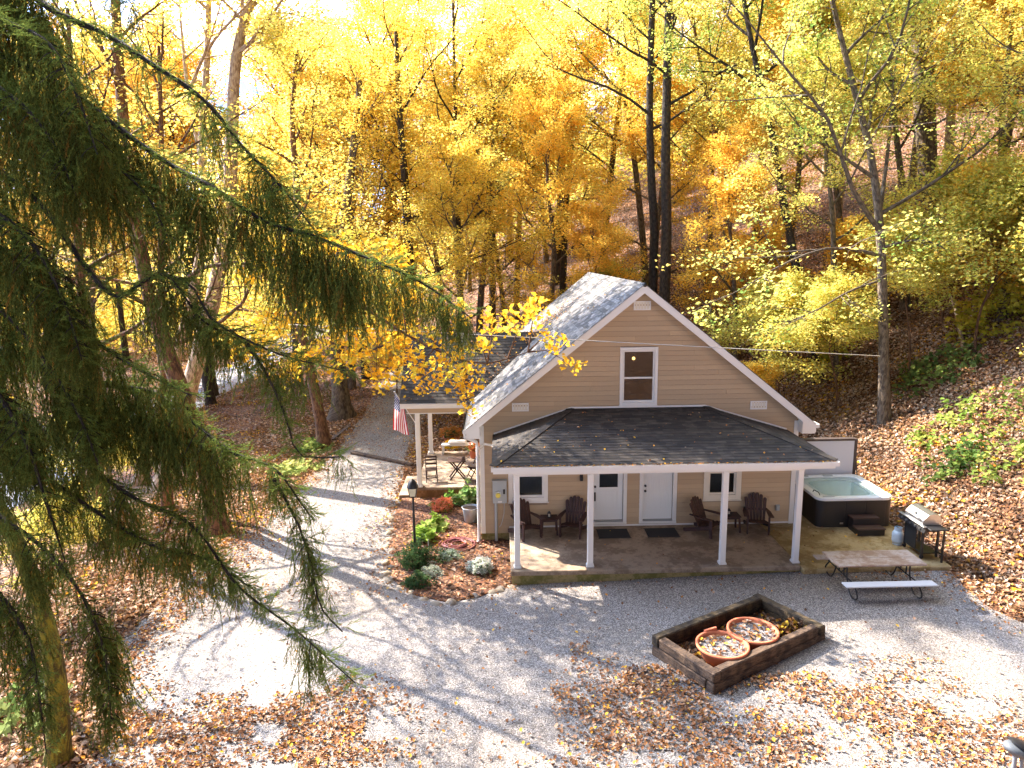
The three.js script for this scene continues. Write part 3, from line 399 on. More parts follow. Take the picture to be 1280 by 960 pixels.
class TreeMaker {
  constructor(seed, base) { this.r = rngOf(seed); this.base = base; this.wood = []; this.sprays = []; }
  tube(pts, r0, r1, sides, pow = 1) { this.wood.push(clean(tube(pts, (t) => lerp(r0, r1, Math.pow(t, pow)), sides, false))); }
  // a branch that wanders from p along d; level 1 limb, 2 branch, 3 twig with sprays
  branch(p, d, len, rad, level, o) {
    const r = this.r, n = level === 1 ? 6 : level === 2 ? 4 : 2, pts = [p.clone()]; d = d.clone().normalize(); let q = p.clone();
    for (let i = 0; i < n; i++) { d.x += (r() - 0.5) * 0.5; d.z += (r() - 0.5) * 0.5; d.y += (r() - 0.5) * 0.3 + (level === 1 ? o.lift : level === 2 ? o.lift * 0.4 : -0.1); d.normalize(); q = q.clone().addScaledVector(d, len / n); pts.push(q); }
    if (level < 3 || o.twigWood) this.tube(pts, rad, rad * 0.3, level === 1 ? 6 : level === 2 ? 4 : 3);
    this.dress(pts, len, rad, level, o);
  }
  dress(pts, len, rad, level, o) { // children along a given line
    const r = this.r;
    if (level === 3) { const k = o.spray; for (let i = 0; i < k; i++) { const t = (i + 0.4 + r() * 0.6) / k, f = t * (pts.length - 1), a = Math.min(Math.floor(f), pts.length - 2), p = pts[a].clone().lerp(pts[a + 1], f - a); p.x += (r() - 0.5) * 0.3; p.y += (r() - 0.5) * 0.24; p.z += (r() - 0.5) * 0.3; if (r() < o.keep) this.sprays.push(p); } return; }
    const kids = level === 1 ? o.k2 : o.k3, from = level === 1 ? 0.22 : 0.15;
    for (let i = 0; i < kids; i++) {
      const t = i === kids - 1 ? 0.98 : from + (1 - from) * (i + r() * 0.8) / kids, f = t * (pts.length - 1), a = Math.min(Math.floor(f), pts.length - 2), p = pts[a].clone().lerp(pts[a + 1], f - a), ax = pts[a + 1].clone().sub(pts[a]).normalize();
      const side = V(r() - 0.5, (r() - 0.5) * 0.5, r() - 0.5).normalize(); side.addScaledVector(ax, -side.dot(ax)).normalize();
      this.branch(p, ax.clone().multiplyScalar(0.75).addScaledVector(side, i === kids - 1 ? 0.2 : 0.9), len * lerp(0.55, 0.3, t) * (0.75 + 0.5 * r()), rad * lerp(0.5, 0.32, t), level + 1, o);
    }
  }
  trunk(pts, r0, r1, sides = 10, flare = 1.35) { const c = new THREE.CatmullRomCurve3(pts).getPoints(14), n = c.length; this.wood.push(clean(tube(c, (t) => lerp(r0, r1, t) * (1 + (flare - 1) * Math.exp(-t * 22)), sides, false))); this.trunkPts = c; return c; }
  limbs(o) { const r = this.r, c = this.trunkPts, H = c[c.length - 1].y - c[0].y; for (let i = 0; i < o.k1; i++) { const t = lerp(o.from, 0.98, Math.pow((i + r() * 0.7) / o.k1, 0.9)), f = t * (c.length - 1), a = Math.min(Math.floor(f), c.length - 2), p = c[a].clone().lerp(c[a + 1], f - a), an = i * 2.4 + r() * 0.9, up = lerp(o.up0, o.up1, (t - o.from) / (1 - o.from)); this.branch(p, V(Math.cos(an), up, Math.sin(an)), H * o.len * lerp(1, 0.45, (t - o.from) / (1 - o.from)) * (0.75 + 0.5 * r()), o.rl * lerp(1, 0.5, t), 1, o); } }
  build(t, bark, spray, pal, scl = 1) {
    for (const g of this.wood) g.translate(-this.base.x, -this.base.y, -this.base.z);
    part('trunk', this.wood.length > 1 ? mergeGeometries(this.wood) : this.wood[0], bark, t);
    const r = this.r, base = pick(r, pal);
    if (this.sprays.length) crownMesh(spray, this.sprays.map((p) => { const c = pick(r, r() < 0.5 ? [base] : pal), b = 0.8 + 0.4 * r(); return [p.clone().sub(this.base), r() * 6.28, (r() - 0.5) * 0.9, scl * (0.75 + 0.6 * r()), [c[0] * b, c[1] * b, c[2] * b]]; }), t);
    return t;
  }
}
const CR = { k1: 13, from: 0.3, up0: 0.35, up1: 1.3, len: 0.33, rl: 0.11, lift: 0.06, k2: 6, k3: 5, spray: 4, keep: 0.9, twigWood: true };
const pathUp = (b, list) => [b.clone(), ...list.map(([dx, dy, dz]) => b.clone().add(V(dx, dy, dz)))];

// ---------------------------------------------------------------- trees that can be told apart (trunks where the photograph shows them)
// a trunk is drawn through pixels at the depth of its foot
function trunkThrough(px, foot, extra = 0) { const d = depthOf(foot); return [foot, ...px.map(([x, y, dd = 0]) => at(x, y, d + dd))]; }
function hero(o) {
  const foot = o.foot ? o.foot : ground(...o.base), tm = new TreeMaker(o.seed, foot), pts = trunkThrough(o.px, foot);
  pts[0] = foot.clone().add(V(0, -0.15, 0));
  tm.trunk(pts, o.r0, o.r1, o.sides || 10, o.flare || 1.35);
  const d = depthOf(foot);
  for (const l of o.limbs || []) { const p = l.px.map(([x, y, dd = 0]) => at(x, y, d + dd)), c = new THREE.CatmullRomCurve3(p).getPoints(8); tm.tube(c, l.r, l.r1 ?? l.r * 0.25, 7); let L = 0; for (let i = 1; i < c.length; i++) L += c[i].distanceTo(c[i - 1]); if (!l.bare) tm.dress(c, L, l.r, 1, { ...CR, ...o.cr, ...l.cr }); }
  if (o.cr?.k1 !== 0) tm.limbs({ ...CR, ...o.cr });
  const t = thing(o.name, o.label, 'tree', foot, 0, o.group);
  return tm.build(t, o.bark, o.spray || SPRAY[0], o.pal, o.scl || 1);
}
hero({ name: 'hillside_tree', label: 'slender grey tree with spreading limbs on leafy bank above hot tub', seed: 11, base: [1106, 527], px: [[1104, 400], [1100, 290], [1088, 190], [1062, 90], [1040, 0], [1020, -90]], r0: 0.21, r1: 0.07, bark: BARK.grey, pal: [...PAL.lime, ...PAL.green, PAL.yellow[1]], spray: SPARSE[0],
  limbs: [{ px: [[1100, 290], [1065, 235, -0.6], [1035, 150, -1.2], [990, 95, -1.6], [930, 20, -2]], r: 0.11 }, { px: [[1098, 280], [1112, 170, 1], [1118, 90, 1.6], [1135, 10, 2]], r: 0.09 }, { px: [[1102, 320], [1040, 310, -2], [980, 330, -3.4], [930, 360, -4.5]], r: 0.07, cr: { keep: 0.6 } }, { px: [[1102, 350], [1060, 365, -1.5], [1020, 388, -2.6], [985, 402, -3.2]], r: 0.05, cr: { keep: 0.12, k2: 9 } }, { px: [[1100, 310], [1150, 300, -1], [1200, 320, -2]], r: 0.06, cr: { keep: 0.7 } }], cr: { k1: 7, from: 0.35, len: 0.28, keep: 0.9, k1: 10 } });
hero({ name: 'oak_tree', label: 'thickest straight grey trunk standing high on the wooded bank', seed: 12, base: [1172, 322], px: [[1163, 250], [1155, 150], [1150, 60], [1146, -60], [1142, -200]], r0: 0.52, r1: 0.36, bark: BARK.grey, pal: [...PAL.gold, ...PAL.lime], cr: { k1: 9, from: 0.45, up0: 0.2, len: 0.3, rl: 0.16 } });
hero({ name: 'twin_trunk_tree', label: 'dark straight trunk behind the roof ridge, slimmer of two', seed: 13, foot: put(8.4, -17), px: [[818, 300], [814, 220], [812, 130], [815, 20], [818, -100]], r0: 0.26, r1: 0.14, bark: BARK.dark, pal: [...PAL.yellow, ...PAL.gold], cr: { from: 0.5, k1: 9 } });
hero({ name: 'twin_trunk_tree', label: 'dark straight trunk behind the roof ridge, stouter of two', seed: 14, foot: put(8.9, -16), px: [[833, 300], [832, 200], [834, 90], [836, -20], [835, -130]], r0: 0.3, r1: 0.17, bark: BARK.dark, pal: [...PAL.yellow, ...PAL.lime], cr: { from: 0.5, k1: 9 } });
hero({ name: 'leaning_tree', label: 'thin leaning pale trunk rising from dark slope beside the roof', seed: 15, base: [923, 452], px: [[916, 350], [905, 250], [890, 150], [872, 60], [862, -10]], r0: 0.16, r1: 0.06, bark: BARK.brown, pal: [...PAL.lime, ...PAL.yellow], spray: SPARSE[1], cr: { k1: 9, from: 0.4, len: 0.22, rl: 0.06 } });
hero({ name: 'leaning_tree', label: 'dark slender trunk in thicket between roof and bank', seed: 16, foot: put(16, -13), px: [[975, 230], [962, 150], [945, 80], [930, 0], [925, -60]], r0: 0.2, r1: 0.08, bark: BARK.dark, pal: [...PAL.lime, ...PAL.green], spray: SPARSE[0], cr: { k1: 9, from: 0.4 } });
hero({ name: 'valley_tree', label: 'dark upright trunk with wide yellow crown behind the side porch roof', seed: 17, foot: put(-1.8, -26), px: [[574, 330], [572, 250], [570, 170], [568, 90], [566, 0]], r0: 0.24, r1: 0.07, bark: BARK.dark, pal: PAL.yellow, limbs: [{ px: [[571, 240], [530, 265, -2], [480, 290, -4]], r: 0.08 }, { px: [[570, 190], [620, 130, -2], [660, 90, -3]], r: 0.09 }, { px: [[572, 230], [640, 225, -1], [700, 220, -2]], r: 0.07 }], cr: { k1: 13, from: 0.3, len: 0.36, keep: 0.8 } });
hero({ name: 'drive_tree', label: 'slim reddish trunk with ivied foot beside the gravel drive', seed: 18, base: [407, 560], px: [[394, 490], [378, 420], [368, 340], [372, 250], [365, 150], [372, 60]], r0: 0.27, r1: 0.09, flare: 1.5, bark: BARK.brown, pal: PAL.yellow, spray: SPARSE[0], cr: { k1: 11, from: 0.36, len: 0.3, lift: 0.02, keep: 0.7 } });
hero({ name: 'drive_tree', label: 'stout flared grey trunk beside the timber along the drive', seed: 19, base: [428, 523], px: [[424, 470], [420, 400], [428, 300], [440, 200], [450, 100]], r0: 0.5, r1: 0.14, flare: 1.9, bark: BARK.grey, pal: [...PAL.yellow, ...PAL.gold], spray: SPARSE[1], cr: { k1: 12, from: 0.25, len: 0.34, keep: 0.8 } });
hero({ name: 'drive_tree', label: 'dark trunk behind the flag at the bend of the drive', seed: 20, foot: put(-4.6, -21), px: [[512, 440], [512, 350], [508, 250], [500, 150], [495, 40]], r0: 0.42, r1: 0.12, flare: 1.5, bark: BARK.dark, pal: PAL.yellow, cr: { k1: 12, from: 0.35, len: 0.34, keep: 0.7 } });
hero({ name: 'pale_tree', label: 'smooth pale trunk forking above the spruce limbs', seed: 21, foot: put(-13.5, -8), px: [[282, 300], [290, 160], [297, 60], [318, -10], [340, -80]], r0: 0.33, r1: 0.13, bark: BARK.pale, pal: PAL.yellow, limbs: [{ px: [[292, 130], [300, 60, 0.4], [303, 0, 0.6], [306, -60, 0.8]], r: 0.15, cr: { keep: 0.5 } }, { px: [[293, 70], [325, 45, -0.6], [345, 20, -1]], r: 0.06, cr: { keep: 0.5 } }, { px: [[288, 190], [258, 230, -0.8], [235, 260, -1.2]], r: 0.05, cr: { keep: 0.3 } }], cr: { k1: 5, from: 0.55, keep: 0.5, len: 0.24 } });
hero({ name: 'pale_tree', label: 'thin pale pair of stems showing through the spruce top', seed: 22, foot: put(-15, -9), px: [[255, 300], [252, 180], [258, 90], [262, -20], [268, -100]], r0: 0.22, r1: 0.08, bark: BARK.pale, pal: PAL.yellow, limbs: [{ px: [[252, 200], [236, 120, 0.5], [228, 50, 0.8], [222, -30, 1]], r: 0.12, cr: { keep: 0.4 } }, { px: [[238, 110], [262, 50, -0.5], [280, -10, -0.7]], r: 0.08, cr: { keep: 0.4 } }], cr: { k1: 5, from: 0.6, keep: 0.5, len: 0.22 } });
// the big tree left of the drive, with the low yellow bough that hangs before the side porch roof
{
  const foot = put(-8.6, -1.4), d = depthOf(foot), tm = new TreeMaker(23, foot);
  tm.trunk([foot.clone().add(V(0, -0.2, 0)), at(262, 600, d + 0.3), at(230, 500, d + 0.6), at(190, 380, d + 0.9), at(165, 250, d + 1), at(150, 100, d + 1), at(140, -80, d + 1)], 0.36, 0.13, 12, 1.4);
  const lp = [at(190, 375, d + 0.9), at(270, 330, d - 1), at(360, 340, d - 2.4), at(440, 375, d - 3.2), at(520, 425, d - 3.6), at(600, 455, d - 3.9), at(660, 440, d - 4.2)];
  const c = new THREE.CatmullRomCurve3(lp).getPoints(14); tm.tube(c, 0.07, 0.012, 6);
  tm.limbs({ ...CR, k1: 13, from: 0.42, len: 0.32, keep: 0.3 });
  const t = thing('big_maple', 'big leaning brown trunk beyond the spruce, low yellow bough before side porch roof', 'tree', foot);
  tm.build(t, BARK.brown, SPARSE[0], PAL.yellow);
  // leaves of the bough
  const r = rngOf(99), L = [], twigs = [], fine = [];
  const spots = [[505, 440, 26, 40], [525, 470, 30, 34], [560, 455, 34, 30], [585, 480, 22, 30], [620, 400, 30, 18], [655, 405, 34, 20], [690, 425, 26, 16], [705, 450, 18, 14], [600, 435, 22, 12], [540, 425, 30, 14], [480, 420, 40, 30], [445, 400, 40, 40], [420, 450, 30, 30], [395, 380, 40, 40], [380, 440, 40, 30], [470, 470, 30, 24], [585, 505, 12, 16], [670, 385, 30, 14], [350, 400, 40, 40], [430, 340, 50, 40], [500, 370, 40, 30], [330, 330, 50, 40], [400, 300, 50, 36], [480, 330, 44, 30], [550, 390, 34, 22], [360, 470, 34, 26], [450, 440, 40, 26], [310, 440, 34, 36]];
  for (const [x, y, sx, sy] of spots) { const k = Math.round(sx * sy / 70); const dd = d - 2.2 - (x - 350) / 170; twigs.push([at(x, y, dd), c[Math.min(14, Math.max(0, Math.round((x - 200) / 34)))]]); for (let i = 0; i < k; i++) L.push([at(x + (r() + r() - 1) * sx, y + (r() + r() - 1) * sy, dd + (r() - 0.5) * 1.6).sub(foot), r() * 6.28, (r() - 0.5) * 0.8, 0.8 + 0.5 * r(), pick(r, [[0.84, 0.52, 0.04], [0.86, 0.58, 0.06], [0.78, 0.44, 0.03], [0.66, 0.56, 0.07]])]); }
  copies('bough_leaves', BIGSPRAY, M.leaf, L, t); for (let i = 0; i < L.length; i++) { const p = L[i][0].clone().add(foot); let best = twigs[0]; for (const w of twigs) if (w[0].distanceTo(p) < best[0].distanceTo(p)) best = w; fine.push(clean(tube([best[0].clone().sub(foot), best[0].clone().lerp(p, 0.6).add(V(0, 0.06, 0)).sub(foot), p.clone().sub(foot)], [0.007, 0.005, 0.003], 3, false))); }
  part('twigs', twigs.map(([p, q]) => clean(tube([q.clone().sub(foot), p.clone().lerp(q, 0.5).add(V(0, 0.15, 0)).sub(foot), p.clone().sub(foot)], [0.025, 0.014, 0.006], 4, false))).concat(fine), BARK.brown, t, 'stuff');
}
for (const [x, z, lean, seed, label] of [[-12.2, -1.2, 0.8, 61, 'slender nearly leafless tree behind the spruce beside the big leaning trunk'], [-13.6, 2.6, -0.5, 62, 'slender nearly leafless tree behind lower spruce limbs'], [-11.8, -4.8, 1.2, 63, 'slender nearly leafless tree between pale trunk and the drive'], [-16.5, 5.2, 0.4, 64, 'slender nearly leafless tree beyond the mossy trunk']]) {
  const foot = put(x, z), tm = new TreeMaker(seed, foot); tm.trunk([foot.clone().add(V(0, -0.2, 0)), foot.clone().add(V(lean * 0.3, 4, 0)), foot.clone().add(V(lean * 0.7, 8.5, 0.4)), foot.clone().add(V(lean, 13, 0.2)), foot.clone().add(V(lean * 1.1, 16, 0))], 0.2, 0.05, 8); tm.limbs({ ...CR, k1: 10, from: 0.35, len: 0.3, rl: 0.09, keep: 0.05 }); tm.build(thing('slender_tree', label, 'tree', foot), BARK.brown, SPARSE[1], PAL.yellow);
}
// mossy trunk in the corner under the spruce
hero({ name: 'mossy_tree', label: 'mossy yellow-green trunk in dark shade under the spruce limbs', seed: 24, base: [72, 955], px: [[72, 880], [62, 800], [30, 700], [-40, 560], [-110, 400]], r0: 0.2, r1: 0.1, bark: BARK.mossy, pal: PAL.green, spray: SPARSE[0], cr: { k1: 0 } });

// ---------------------------------------------------------------- the wood behind: few grown kinds, each tree a copy of one
const protos = [];
function proto(seed, H, lean, r0, cr, bark, pal, spray) { const tm = new TreeMaker(seed, V(0, 0, 0)), r = tm.r; tm.trunk([V(0, -0.4, 0), V(lean * 0.2, H * 0.25, 0), V(lean * 0.6, H * 0.55, (r() - 0.5)), V(lean, H * 0.8, (r() - 0.5)), V(lean * 1.1, H, 0)], r0, r0 * 0.2, 9); tm.limbs({ ...CR, ...cr }); const t = new THREE.Group(); tm.build(t, bark, spray, pal); protos.push(t); return protos.length - 1; }
const pY1 = proto(101, 17, 1.2, 0.26, { k1: 14, from: 0.28, len: 0.34 }, BARK.grey, PAL.yellow, SPRAY[0]);
const pY2 = proto(102, 20, -1.5, 0.3, { k1: 14, from: 0.36, len: 0.3 }, BARK.dark, [...PAL.yellow, ...PAL.gold], SPRAY[1]);
const pG = proto(103, 18, 0.8, 0.24, { k1: 13, from: 0.3, len: 0.32 }, BARK.grey, PAL.gold, SPRAY[2]);
const pL1 = proto(104, 18, -2, 0.24, { k1: 12, from: 0.4, len: 0.3, keep: 0.75 }, BARK.grey, PAL.lime, SPRAY[1]);
const pL2 = proto(105, 22, 1, 0.3, { k1: 11, from: 0.5, len: 0.26, keep: 0.75 }, BARK.pale, [...PAL.lime, ...PAL.yellow], SPRAY[0]);
const pO = proto(106, 15, 1, 0.2, { k1: 13, from: 0.25, len: 0.34 }, BARK.grey, [PAL.orange[1], ...PAL.gold], SPRAY[2]);
const pS = proto(107, 6.5, 0.6, 0.06, { k1: 9, from: 0.25, len: 0.4, rl: 0.03, k2: 5, k3: 4, spray: 4 }, BARK.brown, [...PAL.lime, ...PAL.yellow], SPRAY[0]);   // sapling
const pS2 = proto(108, 5, -0.4, 0.05, { k1: 9, from: 0.2, len: 0.42, rl: 0.03, k2: 5, k3: 4, spray: 4 }, BARK.brown, [...PAL.gold, ...PAL.orange, PAL.yellow[0]], SPRAY[2]);
const pP = proto(109, 21, 1.5, 0.26, { k1: 9, from: 0.5, len: 0.24, keep: 0.5 }, BARK.pale, [...PAL.yellow, ...PAL.tan], SPARSE[0]);
function plantTree(k, name, label, group, x, z, s, turn) { const o = protos[k].clone(); o.name = numbered(name); o.position.copy(put(x, z)); o.rotation.y = turn; o.scale.setScalar(s); o.userData = { label, category: name.includes('sapling') ? 'sapling' : 'tree', group }; scene.add(o); return o; }
const KIND = { y: [[pY1, pY2], 'yellow_maple', 'tall maple with yellow crown in the wood on the valley floor', 'yellow maples behind the cabin'], g: [[pG], 'golden_maple', 'golden orange-yellow crowned maple in the wood behind the cabin', 'golden maples in the wood'], l: [[pL1], 'lime_tree', 'tree with loose yellow-green leaves on the wooded bank', 'yellow-green trees on the bank'], p: [[pL2, pP], 'pale_trunk_tree', 'tall tree with bare pale trunk high on the wooded bank', 'pale trunks on the bank'], o: [[pO], 'orange_tree', 'orange leaved tree in the understory of the wood', 'orange trees in the wood'] };
{
  const r = rngOf(555), taken = [];
  const free = (x, z, d) => taken.every(([a, b, e]) => Math.hypot(a - x, b - z) > Math.max(d, e) * 0.7);
  const inView = (x, z, m = 1.25) => { const p = V(x, 6, z), q = p.clone().sub(camP), dd = q.dot(camF); return dd > 12 && Math.abs(q.dot(camR) / dd) < 0.722 * m; };
  const one = (kind, x, z, s = 1) => { const [ps, name, label, group] = KIND[kind]; taken.push([x, z, 4.2]); plantTree(pick(r, ps), name, label, group, x, z, s, r() * 6.28); };
  // valley floor and behind the cabin
  for (const [k, x, z, s] of [['y', -9.5, -27, 1.1], ['y', -14, -30, 1.3], ['y', -6, -33, 1.35], ['y', -22, -34, 1.35], ['g', 0, -37, 1.4], ['y', -17, -42, 1.45], ['y', -29, -31, 1.3], ['y', -10, -45, 1.5], ['y', 6, -44, 1.4], ['l', -30, -44, 1.4], ['y', -34, -34, 1.3], ['y', -1, -30, 1.15], ['y', -1, -19, 0.8], ['g', 3.5, -22, 0.9], ['y', -19, -27, 1.05], ['y', -9, -30, 1], ['l', 1, -33, 1], ['y', 5, -31, 1.05], ['y', -20, -30, 1.1], ['g', -13, -38, 1.1], ['y', -4, -40, 1.1], ['g', 10, -24, 0.9], ['o', 6.5, -19, 0.7], ['y', 2, -42, 1.2], ['y', 9, -38, 1.1], ['l', -27, -38, 1.1], ['y', -19, -48, 1.2], ['y', -32, -26, 1.1], ['l', -8, -52, 1.2]]) one(k, x, z, s);
  // the bank
  for (const [k, x, z, s] of [['o', 13, -16, 0.8], ['g', 17, -20, 0.9], ['l', 21, -15, 0.9], ['p', 23, -16, 0.95], ['p', 26, -12, 1], ['l', 24, -7, 0.8], ['g', 29, -18, 0.95], ['p', 21, -23, 1], ['l', 14, -26, 0.95], ['g', 27, -26, 1], ['o', 33, -13, 0.9], ['p', 31, -9, 0.9], ['l', 30, -4, 0.85], ['g', 19, -31, 1], ['p', 25, -34, 1], ['l', 35, -22, 1], ['o', 22, -4.5, 0.6], ['l', 22, -9.5, 0.8], ['l', 27, -9, 0.85], ['g', 24, -13, 0.8], ['l', 19, -17.5, 0.85], ['l', 29, -13.5, 0.9], ['l', 32, -18, 0.95], ['l', 34, -7, 0.8], ['y', 25, -20, 0.9], ['l', 16.5, -12.5, 0.75], ['l', 38, -14, 0.9], ['l', 33, -16, 0.9], ['l', 37, -19.5, 0.95], ['y', 30, -22, 0.95]]) one(k, x, z, s);
  let tries = 0; while (taken.length < 92 && tries++ < 4000) { const z = -24 - r() * 60, x = -62 + r() * 124; if (!inView(x, z, 1.15) || !free(x, z, 6)) continue; const bank = x > toeX(z) + 2; one(bank ? pick(r, ['l', 'g', 'p', 'l', 'p']) : pick(r, ['y', 'y', 'g', 'y', 'l']), x, z, 0.9 + 0.35 * r()); }
  // saplings
  for (const [kk, x, z, s] of [[1, 12, -10.5, 0.6], [0, 13.5, -12, 0.9], [0, 20, -8, 1], [1, 18.5, -15, 1], [0, 17, 1, 0.5], [0, -3, -15, 0.6], [1, 0.5, -16.5, 0.8], [0, -12.5, -3, 0.6], [0, -10.5, 3, 0.45], [1, 22, -10, 1.1], [0, 13.2, -14, 0.9], [0, 25, -3, 0.9], [1, -6, -24, 0.9], [0, 7, -26, 1], [1, 15.5, -19, 1], [0, 20.5, -3, 0.9], [0, 22.5, -6.5, 1], [0, 18, -9, 0.9], [0, 15.2, -9.5, 0.8], [0, 24, -9.5, 1.1], [0, 21, -12, 1], [0, 26.5, -5.5, 1]]) plantTree(kk ? pS2 : pS, kk ? 'orange_sapling' : 'green_sapling', kk ? 'small gold and orange leaved sapling under the taller trees' : 'small yellow-green sapling growing on the leafy slope or drive edge', kk ? 'golden saplings' : 'yellow-green saplings', x, z, s, r() * 6.28);
  // the far wood closing the view
  const L = []; for (let i = 0; i < 8000; i++) { const a = (r() - 0.5) * 1.7, D = 78 + 50 * r(), x = 0.6 + Math.sin(a) * D, z = 20 - Math.cos(a) * D, y = height(x, z) + 1 + r() * r() * 15 * (0.55 + 0.75 * vnoise(x * 0.12, z * 0.12)); const c = pick(r, x > toeX(z) ? [...PAL.lime, ...PAL.gold, ...PAL.yellow] : [...PAL.yellow, ...PAL.lime, ...PAL.gold]); L.push([V(x, y, z), r() * 6.28, (r() - 0.5), 1 + r(), c]); }
  const fw = new THREE.Group(); fw.name = 'far_wood'; fw.userData = { kind: 'stuff', label: 'distant yellow wood closing the valley behind the cabin', category: 'wood' }; scene.add(fw); crownMesh(FAR, L, fw).name = 'foliage';
}

// ---------------------------------------------------------------- spruce hanging in front of the left of the view
function spruceTwig(seed, len, forks) {                    // a pendulous branchlet with needles all round, hanging along -y
  const r = rngOf(seed), pos = [], col = [], tri = (a, b, c, k) => { for (const p of [a, b, c]) { pos.push(p.x, p.y, p.z); col.push(...k); } };
  const shoot = (p, d, L, bare) => {
    const n = Math.max(3, Math.round(L / 0.03)), pts = [p.clone()]; let q = p.clone(); d = d.clone();
    for (let i = 0; i < n; i++) { d.y -= 0.07; d.x += (r() - 0.5) * 0.1; d.z += (r() - 0.5) * 0.1; d.normalize(); q = q.clone().addScaledVector(d, L / n); pts.push(q); }
    for (let i = 0; i < n; i++) { // stem as a flat strip pair
      const w = 0.0032 * (1 - 0.6 * i / n), s = V(w, 0, 0), s2 = V(0, 0, w), k = [0.5, 0.34, 0.24];
      tri(pts[i].clone().sub(s), pts[i].clone().add(s), pts[i + 1], k); tri(pts[i].clone().sub(s2), pts[i].clone().add(s2), pts[i + 1], k);
      const m = bare && i < n * 0.25 ? 2 : 8, dir = pts[i + 1].clone().sub(pts[i]).normalize();
      for (let j = 0; j < m; j++) {
        const c = pts[i].clone().lerp(pts[i + 1], r()), o = V(r() - 0.5, r() - 0.5, r() - 0.5).normalize(); o.addScaledVector(dir, -o.dot(dir)).normalize();
        const tip = c.clone().addScaledVector(o, 0.011 + 0.006 * r()).addScaledVector(dir, 0.02), sd = dir.clone().cross(o).multiplyScalar(0.0026), b = 0.7 + 0.6 * r(), e = i / n, f = r() < 0.05;
        tri(c.clone().sub(sd), c.clone().add(sd), tip, f ? [b * 2.2, b * 1.3, b * 0.7] : [b * (0.95 + 0.3 * e), b * (1 + 0.15 * e), b * 0.9]);
      }
    }
    return pts;
  };
  const main = shoot(V(0, 0, 0), V((r() - 0.5) * 0.5, -1, (r() - 0.5) * 0.5).normalize(), len, true);
  for (let i = 0; i < forks; i++) { const a = main[1 + Math.floor((main.length - 2) * (i + r() * 0.6) / forks)], an = r() * 6.28; shoot(a, V(Math.cos(an) * 0.52, -0.85, Math.sin(an) * 0.52), len * (0.25 + 0.35 * r()), false); }
  const g = new THREE.BufferGeometry(); g.setAttribute('position', new THREE.Float32BufferAttribute(pos, 3)); g.setAttribute('color', new THREE.Float32BufferAttribute(col, 3)); g.computeVertexNormals(); return g;
}
